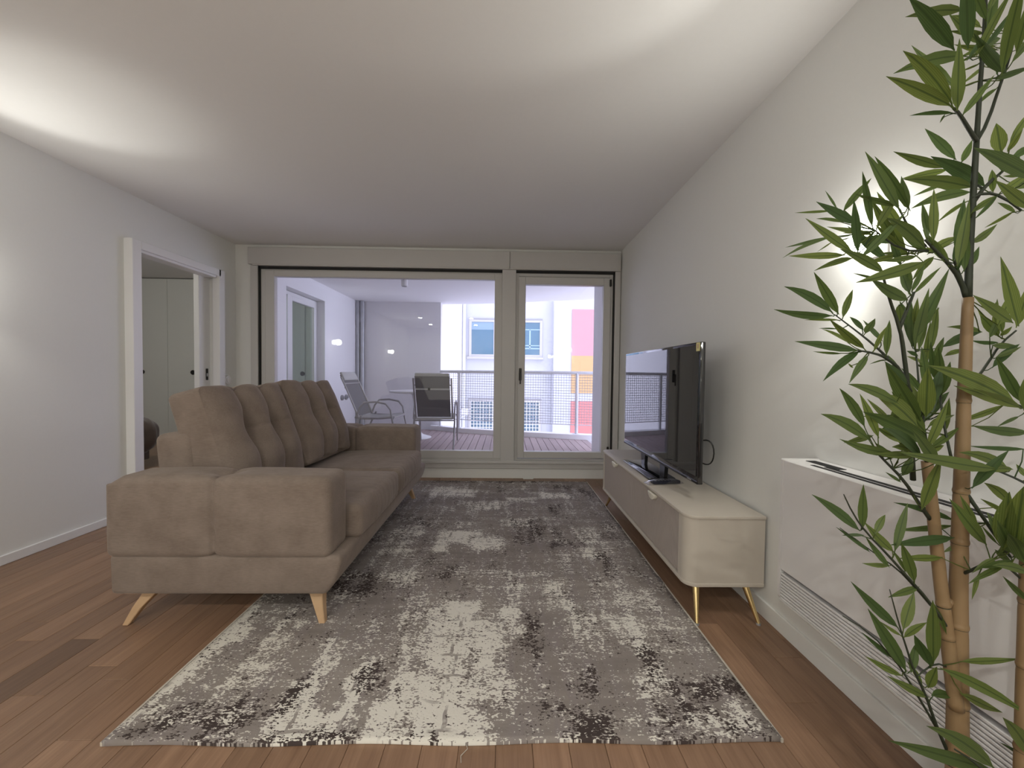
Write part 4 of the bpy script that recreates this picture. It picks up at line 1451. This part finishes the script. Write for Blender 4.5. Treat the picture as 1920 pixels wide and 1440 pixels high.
# branches: (name points as pixel, pixel, depth), radius
BR = [
    ([(1815, 560, .78), (1818, 470, .78), (1824, 380, .78), (1831, 265, .78)], .0065, .0045),
    ([(1831, 265, .78), (1815, 240, .76), (1800, 215, .74), (1788, 203, .73)], .0042, .0022),
    ([(1831, 265, .78), (1835, 200, .78), (1840, 130, .77), (1846, 60, .76), (1850, -60, .76)], .0045, .0024),
    ([(1831, 265, .78), (1852, 230, .79), (1872, 168, .80), (1890, 120, .80), (1905, 60, .80)], .0035, .0018),
    ([(1826, 378, .78), (1850, 345, .80), (1880, 322, .83), (1910, 290, .84)], .0042, .0020),
    ([(1822, 372, .78), (1845, 360, .77), (1880, 368, .76), (1915, 395, .75)], .0035, .0018),
    ([(1840, 352, .80), (1815, 335, .84), (1795, 325, .86), (1780, 317, .87)], .0022, .0012),
    ([(1812, 556, .78), (1803, 530, .78), (1788, 505, .77), (1765, 480, .75), (1735, 450, .73)], .0055, .0020),
    ([(1803, 530, .78), (1795, 505, .77), (1790, 490, .76)], .0035, .0020),
    ([(1735, 462, .74), (1705, 430, .72), (1690, 400, .71)], .0026, .0014),
    ([(1740, 470, .75), (1690, 470, .74), (1650, 440, .73), (1641, 432, .73)], .0022, .0012),
    ([(1712, 900, .80), (1706, 760, .78), (1695, 660, .77), (1687, 612, .76), (1668, 563, .75), (1655, 515, .74)], .0050, .0018),
    ([(1688, 612, .76), (1705, 570, .77), (1714, 548, .78)], .0036, .0022),
    ([(1706, 735, .78), (1690, 695, .76), (1665, 672, .74), (1640, 662, .73), (1608, 657, .72)], .0042, .0014),
    ([(1665, 672, .74), (1640, 648, .75), (1605, 620, .76), (1565, 590, .77)], .0026, .0010),
    ([(1725, 780, .79), (1722, 700, .80), (1716, 655, .81)], .0022, .0012),
    ([(1745, 975, .79), (1720, 940, .78), (1695, 900, .76), (1665, 870, .74), (1645, 850, .73)], .0042, .0016),
    ([(1738, 865, .79), (1735, 820, .78), (1728, 790, .77), (1735, 740, .77)], .0045, .0020),
    ([(1763, 740, .79), (1768, 790, .78), (1785, 865, .77)], .0018, .0026),
    ([(1823, 720, .83), (1850, 685, .85), (1875, 645, .86), (1905, 620, .87)], .0030, .0018),
    ([(1935, 770, .80), (1910, 760, .79), (1890, 752, .79)], .0026, .0014),
    ([(1930, 910, .78), (1890, 890, .77), (1860, 880, .76), (1810, 870, .74)], .0026, .0012),
    ([(1800, 905, .78), (1815, 930, .77), (1840, 965, .76), (1870, 1010, .75), (1895, 1045, .73)], .0044, .0022),
    ([(1800, 1078, .78), (1830, 1066, .74), (1870, 1045, .72), (1925, 1095, .72)], .0034, .0020),
    ([(1785, 1190, .775), (1745, 1130, .765), (1700, 1080, .75), (1660, 1035, .74), (1625, 1000, .73), (1600, 965, .72), (1582, 927, .71)], .0034, .0010),
    ([(1745, 1135, .765), (1715, 1100, .76), (1680, 1064, .75), (1650, 1045, .75), (1575, 990, .74)], .0024, .0008),
    ([(1778, 1412, .77), (1755, 1360, .765), (1735, 1300, .76), (1712, 1255, .755), (1700, 1215, .75), (1688, 1180, .745), (1668, 1105, .74)], .0034, .0009),
    ([(1760, 1372, .77), (1730, 1320, .765), (1700, 1270, .76), (1680, 1240, .755), (1630, 1185, .75), (1580, 1155, .745)], .0026, .0009),
    ([(1775, 1250, .77), (1755, 1243, .765), (1735, 1255, .76), (1720, 1268, .755)], .0020, .0012),
    ([(1885, 1480, .66), (1830, 1430, .66), (1790, 1405, .66)], .0030, .0014),
]
branches = []
for pts_, r0, r1 in BR:
    P = [at(*q) for q in pts_]
    # smooth the polyline
    S = [P[0]]
    for a, b in zip(P, P[1:]):
        S += [a.lerp(b, .35), a.lerp(b, .7)]
    S.append(P[-1])
    rs = [r0 + (r1 - r0) * i / (len(S) - 1) for i in range(len(S))]
    branches.append((obj('branch', tube(bmesh.new(), S, rs, 7), MAT['stem'], bp_, smooth=True), S))

# leaves: base pixel, tip pixel, depth at the base, depth change towards the tip, width / length
LV = """
1785 200 1661 143 .73 -.02 .17|1786 196 1693 95 .73 -.03 .20|1792 165 1709 85 .77 .03 .14|1790 212 1705 217 .74 .04 .14|1795 208 1799 72 .72 -.03 .22|1812 105 1675 138 .76 -.02 .16
1803 218 1865 140 .74 -.01 .17|1772 214 1762 231 .76 .01 .3|1790 95 1703 -6 .74 -.04 .22|1806 20 1697 32 .77 -.02 .17|1815 92 1811 -70 .70 -.05 .20|1830 108 1902 -25 .72 -.05 .16
1886 138 1826 62 .74 -.04 .22|1878 142 1922 -50 .72 -.06 .17|1860 148 1938 124 .76 0 .2|1842 95 1795 118 .78 .02 .25|1840 118 1798 135 .8 .03 .18|1812 115 1868 35 .76 -.03 .14
1846 90 1905 10 .75 -.02 .16|1850 40 1812 -40 .74 -.02 .2|1855 20 1890 -60 .74 -.02 .2|1895 120 1960 40 .78 -.02 .2|1850 120 1800 160 .8 .02 .2|1838 150 1795 165 .8 .03 .18
1868 140 1898 80 .8 .02 .22|1870 165 1830 200 .8 0 .2|1905 100 1935 -20 .73 -.04 .18|1848 75 1870 -30 .78 .02 .15
1793 300 1734 241 .87 .02 .26|1775 315 1675 284 .86 -.01 .2|1848 350 1745 293 .82 -.04 .20|1778 318 1690 335 .87 0 .18|1825 352 1693 336 .80 -.04 .15|1775 342 1712 368 .87 .03 .2
1822 360 1708 391 .79 -.02 .16|1815 376 1757 417 .80 .02 .2|1803 305 1823 262 .87 .02 .22|1877 288 1868 231 .84 0 .55|1940 335 1826 277 .70 -.04 .2|1892 272 1935 205 .82 -.02 .28
1935 392 1866 338 .70 -.02 .25|1872 364 1826 412 .76 .02 .18|1903 395 1846 427 .76 .04 .2|1862 362 1860 318 .8 .02 .28|1800 357 1760 352 .84 .02 .2|1888 285 1918 242 .82 -.03 .3
1750 456 1751 354 .73 -.01 .17|1740 450 1729 380 .73 .02 .17|1795 500 1818 372 .75 -.01 .15|1793 478 1808 372 .76 .02 .17|1820 456 1870 420 .80 .03 .18|1895 300 1945 270 .8 0 .3|1820 400 1874 365 .77 .01 .17
1915 330 1880 330 .86 .03 .3|1905 400 1870 380 .8 .03 .25|1900 345 1940 350 .84 .03 .3
1687 395 1622 284 .71 -.03 .17|1707 396 1640 293 .71 .01 .14|1687 386 1602 363 .71 .02 .16|1704 392 1690 330 .71 .03 .28|1636 428 1617 321 .73 -.01 .14|1580 398 1634 334 .76 .02 .15
1606 420 1530 378 .73 -.03 .20|1609 476 1601 374 .70 -.02 .19|1582 417 1530 410 .76 .02 .17|1600 474 1510 409 .72 -.02 .16|1585 478 1478 480 .73 -.02 .11|1600 484 1526 508 .74 -.01 .15
1640 440 1550 425 .74 .02 .16|1642 430 1682 368 .74 .03 .18|1612 485 1700 396 .70 0 .10|1735 466 1662 408 .72 -.03 .24|1658 512 1575 467 .71 -.03 .17|1640 435 1580 437 .74 .03 .2
1562 395 1490 399 .76 .02 .04|1570 393 1547 357 .76 .02 .05|1555 444 1472 464 .76 .02 .05|1556 446 1467 484 .75 .02 .05|1562 452 1532 472 .76 .02 .07|1735 490 1605 530 .71 -.03 .19
1705 478 1640 420 .76 .02 .2|1745 475 1690 440 .76 .03 .25|1770 490 1730 430 .75 .02 .2|1690 500 1668 440 .76 .03 .2|1720 480 1655 490 .74 0 .22|1780 500 1745 445 .76 .01 .25
1573 590 1526 510 .77 -.01 .24|1562 587 1470 537 .77 -.02 .18|1562 592 1451 580 .77 -.02 .13|1580 597 1599 543 .77 .01 .28|1620 620 1593 594 .77 .02 .32|1622 626 1641 597 .76 .02 .34
1622 655 1555 598 .73 -.02 .22|1595 645 1541 617 .75 .02 .13|1610 657 1490 640 .73 -.02 .14|1580 663 1524 659 .74 .02 .10|1612 658 1543 715 .73 -.02 .18|1628 666 1592 719 .73 -.01 .24
1638 660 1663 612 .73 -.02 .22|1662 668 1668 600 .73 .01 .25|1650 525 1599 512 .74 .02 .14|1575 600 1508 600 .77 .02 .06|1572 617 1535 616 .77 .02 .12|1660 674 1630 683 .74 .02 .13
1703 563 1632 522 .75 -.03 .26|1706 550 1688 502 .78 .02 .3|1708 548 1735 492 .78 -.01 .24|1704 552 1700 495 .78 .03 .25|1712 552 1765 500 .78 -.02 .2|1702 722 1658 677 .75 -.02 .22
1714 652 1742 540 .80 -.02 .17|1709 650 1708 560 .81 .01 .14|1716 655 1692 600 .81 .02 .16|1722 660 1740 560 .82 .02 .10|1745 660 1759 575 .80 0 .16|1735 690 1745 600 .82 .03 .1
1712 640 1780 503 .80 -.03 .16|1722 668 1700 658 .8 .02 .5|1655 640 1618 600 .76 .02 .25|1600 690 1590 681 .75 .01 .4|1690 705 1664 665 .77 .02 .2|1730 680 1700 668 .8 .02 .35
1910 612 1876 481 .74 -.03 .20|1900 606 1824 553 .74 -.03 .2|1816 500 1836 462 .79 .02 .28|1797 508 1795 440 .76 .02 .26|1808 510 1813 430 .77 .01 .2|1873 632 1838 592 .86 0 .45
1872 630 1832 578 .87 .02 .2|1873 642 1820 638 .86 -.01 .13|1868 628 1870 560 .86 .02 .2|1875 630 1898 612 .86 -.02 .5|1765 652 1842 622 .83 .02 .2|1770 668 1818 656 .83 .02 .16
1868 670 1915 650 .84 -.02 .35|1905 615 1935 520 .78 -.03 .22|1860 690 1912 645 .84 .01 .25|1755 715 1745 640 .80 -.01 .22|1765 740 1760 650 .79 -.02 .28|1740 735 1728 650 .8 0 .22
1765 742 1782 678 .79 .01 .3|1730 740 1690 690 .79 .02 .25|1750 690 1770 632 .8 .02 .22
1685 757 1590 720 .74 -.03 .20|1622 802 1574 728 .73 -.02 .20|1648 822 1612 738 .73 -.01 .20|1632 826 1539 776 .73 -.03 .24|1680 850 1574 823 .73 -.02 .14|1690 856 1586 826 .74 .01 .22
1742 832 1618 772 .75 -.04 .24|1722 802 1635 735 .76 -.02 .3|1726 790 1660 680 .76 -.03 .28|1736 812 1672 734 .76 .02 .3|1736 782 1740 688 .76 -.02 .34|1748 760 1765 690 .77 0 .3
1738 842 1778 750 .76 -.02 .20|1745 840 1800 800 .77 .01 .22|1730 860 1655 802 .72 -.05 .16|1760 870 1710 805 .72 -.04 .22|1692 892 1712 857 .75 .01 .5|1728 956 1765 858 .75 -.03 .24
1690 905 1660 885 .75 .02 .3|1720 850 1640 850 .73 -.02 .22|1700 830 1640 800 .74 .02 .4|1725 795 1700 750 .78 .03 .4|1740 800 1790 778 .78 .02 .22|1745 845 1700 800 .77 .03 .4
1730 830 1680 790 .78 .03 .42|1735 850 1770 835 .77 .01 .4|1672 862 1640 830 .76 .02 .4|1710 845 1672 838 .72 -.02 .3
1905 756 1740 685 .76 -.04 .17|1917 766 1788 723 .76 -.02 .15|1885 758 1790 791 .79 .03 .2|1930 812 1822 798 .78 -.02 .16|1916 756 1868 668 .79 -.02 .2|1925 842 1815 836 .78 .02 .07
1892 880 1798 848 .76 -.02 .2|1822 916 1892 844 .75 -.03 .28|1872 880 1683 847 .73 -.04 .09|1830 800 1790 792 .8 .02 .15|1920 770 1935 690 .77 -.02 .3|1912 780 1870 800 .8 .02 .25
1900 880 1840 885 .76 -.01 .25|1925 895 1905 870 .77 .01 .5
1792 977 1675 942 .80 .03 .14|1790 985 1676 994 .80 .03 .12|1790 1008 1668 1022 .77 -.02 .14|1768 1045 1684 1047 .77 -.01 .2|1797 1020 1768 1036 .78 .01 .3|1895 946 1845 905 .74 -.02 .26
1885 962 1838 935 .75 0 .22|1880 1032 1893 922 .71 -.03 .32|1902 1032 1920 912 .70 -.04 .30|1850 1022 1780 935 .74 -.02 .24|1832 988 1800 928 .75 .01 .25|1905 1040 1870 975 .71 -.02 .3
1925 1060 1890 1000 .7 -.02 .35|1900 1050 1835 1065 .72 -.01 .2|1930 1075 1860 1060 .7 -.02 .22|1870 1045 1822 1075 .72 .01 .25|1885 1060 1815 1095 .71 .01 .18|1900 1010 1940 960 .7 -.02 .3
1880 1020 1850 960 .73 .02 .3|1895 1060 1850 1055 .72 .02 .3|1835 1075 1822 1125 .73 0 .16|1905 1035 1860 1000 .73 .02 .35|1930 1130 1880 1080 .7 0 .2|1870 1020 1840 985 .74 .02 .25
1613 996 1522 927 .73 -.03 .14|1617 993 1619 908 .73 -.01 .22|1640 1002 1660 965 .73 .01 .34|1622 1004 1578 1004 .73 .02 .25|1632 1036 1567 988 .74 .01 .10|1668 1064 1622 1005 .74 .01 .22
1676 1035 1620 978 .74 -.01 .24|1677 1036 1702 943 .75 .01 .18|1715 1093 1690 1018 .75 -.02 .24|1670 1060 1616 1056 .75 .01 .26|1724 1100 1665 1120 .76 -.01 .24|1700 1075 1672 1030 .75 .02 .2
1685 1178 1595 1090 .745 -.02 .12|1700 1260 1627 1141 .75 -.02 .16|1690 1192 1650 1165 .745 .01 .24|1693 1182 1714 1110 .745 .01 .30|1694 1196 1738 1167 .745 -.01 .32|1745 1250 1714 1190 .755 -.01 .30
1750 1245 1749 1125 .755 -.02 .19|1708 1262 1718 1205 .755 .01 .36|1692 1268 1622 1230 .755 0 .18|1742 1308 1663 1267 .76 -.01 .17|1740 1290 1757 1250 .755 -.01 .5|1746 1304 1790 1306 .76 .01 .35
1676 1236 1615 1185 .755 .01 .14|1730 1285 1700 1240 .76 .01 .25|1800 1240 1914 1235 .75 -.03 .18|1762 1252 1935 1345 .74 -.05 .18|1800 1300 1880 1336 .76 .01 .2|1938 1425 1880 1345 .68 -.02 .28
1935 1425 1873 1391 .70 .01 .16|1865 1442 1737 1361 .67 -.03 .17|1865 1447 1665 1388 .69 -.03 .08|1775 1190 1750 1130 .765 .01 .16
"""
n_leaf = 0
items = [it for row_ in LV.strip().split('\n') for it in row_.split('|')]
# smaller leaves filling the dense tufts
tufts = [(1690, 800, 55, 12), (1745, 800, 35, 5), (1895, 1020, 35, 8), (1850, 80, 45, 8), (1690, 465, 40, 6), (1735, 470, 35, 5),
         (1860, 640, 30, 5), (1700, 600, 40, 4), (1900, 340, 35, 4), (1760, 690, 35, 5)]
for tx0, ty0, tr_, tn in tufts:
    for _ in range(tn):
        a0 = rl_.uniform(0, 6.28)
        a1 = rl_.uniform(0, 6.28)
        q_ = tr_ * rl_.uniform(.2, 1)
        ll = rl_.uniform(45, 95)
        b0, b1 = tx0 + q_ * math.cos(a0), ty0 + q_ * math.sin(a0)
        items.append('%f %f %f %f %f %f %f' % (b0, b1, b0 + ll * math.cos(a1) * .9 - 12, b1 + ll * math.sin(a1) * .75 - 18, rl_.uniform(.77, .86), rl_.uniform(-.02, .05), rl_.uniform(.18, .26)))
items = items[:298]
if True:
    for it in items:
        bx_, by_, tx_, ty_, dep, dd, wr = [float(q) for q in it.split()]
        wr = (.6 * wr + .4 * .21) * (.84 if wr < .3 else 1)
        A = at(bx_, by_, dep)
        E = at(tx_, ty_, dep + dd)
        lim = 1.045 if min(A.z, E.z) < .82 else 1.185
        while max(A.x, E.x) > lim and dep > .55:
            dep -= .02
            A = at(bx_, by_, dep)
            E = at(tx_, ty_, dep + dd)
        ax = E - A
        Ln = ax.length
        ax.normalize()
        view = (CAM - A).normalized()
        side = ax.cross(view).normalized()
        nrm = side.cross(ax).normalized()
        a_ = rl_.uniform(-.55, .55)
        wv = side * math.cos(a_) + nrm * math.sin(a_)
        nv = wv.cross(ax)
        hw_ = Ln * wr * .43
        bend = rl_.uniform(-.06, .09) * Ln
        prof_ = [(0, .06), (.05, .16), (.16, .66), (.32, .98), (.48, 1.0), (.66, .78), (.84, .40), (1.0, .02)]
        bm = bmesh.new()
        uvl = bm.loops.layers.uv.new('UVMap')
        rows_ = []
        for t_, w_ in prof_:
            c_ = A + ax * Ln * t_ + Vector((0, 0, -1)) * (bend * (4 * t_ * (t_ - 1))) * .8
            rows_.append([(bm.verts.new(c_ + wv * hw_ * w_ * u_ + nv * hw_ * w_ * .22 * abs(u_)), (u_ * .5 * max(w_, .3) + .5, t_)) for u_ in (-1, 0, 1)])
        for q1, q2 in zip(rows_, rows_[1:]):
            for i in (0, 1):
                fc_ = bm.faces.new((q1[i][0], q1[i + 1][0], q2[i + 1][0], q2[i][0]))
                for lp, uvv in zip(fc_.loops, (q1[i][1], q1[i + 1][1], q2[i + 1][1], q2[i][1])):
                    lp[uvl].uv = uvv
        # nearest branch carries the leaf, with a short petiole
        best = min(branches, key=lambda b_: min((s_ - A).length for s_ in b_[1]))
        near = min(best[1], key=lambda s_: (s_ - A).length)
        if (near - A).length < .09:
            n0 = len(bm.faces)
            tube(bm, [near, near.lerp(A, .6) + Vector((0, 0, -.002)), A + ax * .006], [.0013, .0011, .0009], 3, cap=False)
        obj('leaf', bm, MAT['leaf'], best[0], smooth=True)
        n_leaf += 1
print('LEAVES', n_leaf)
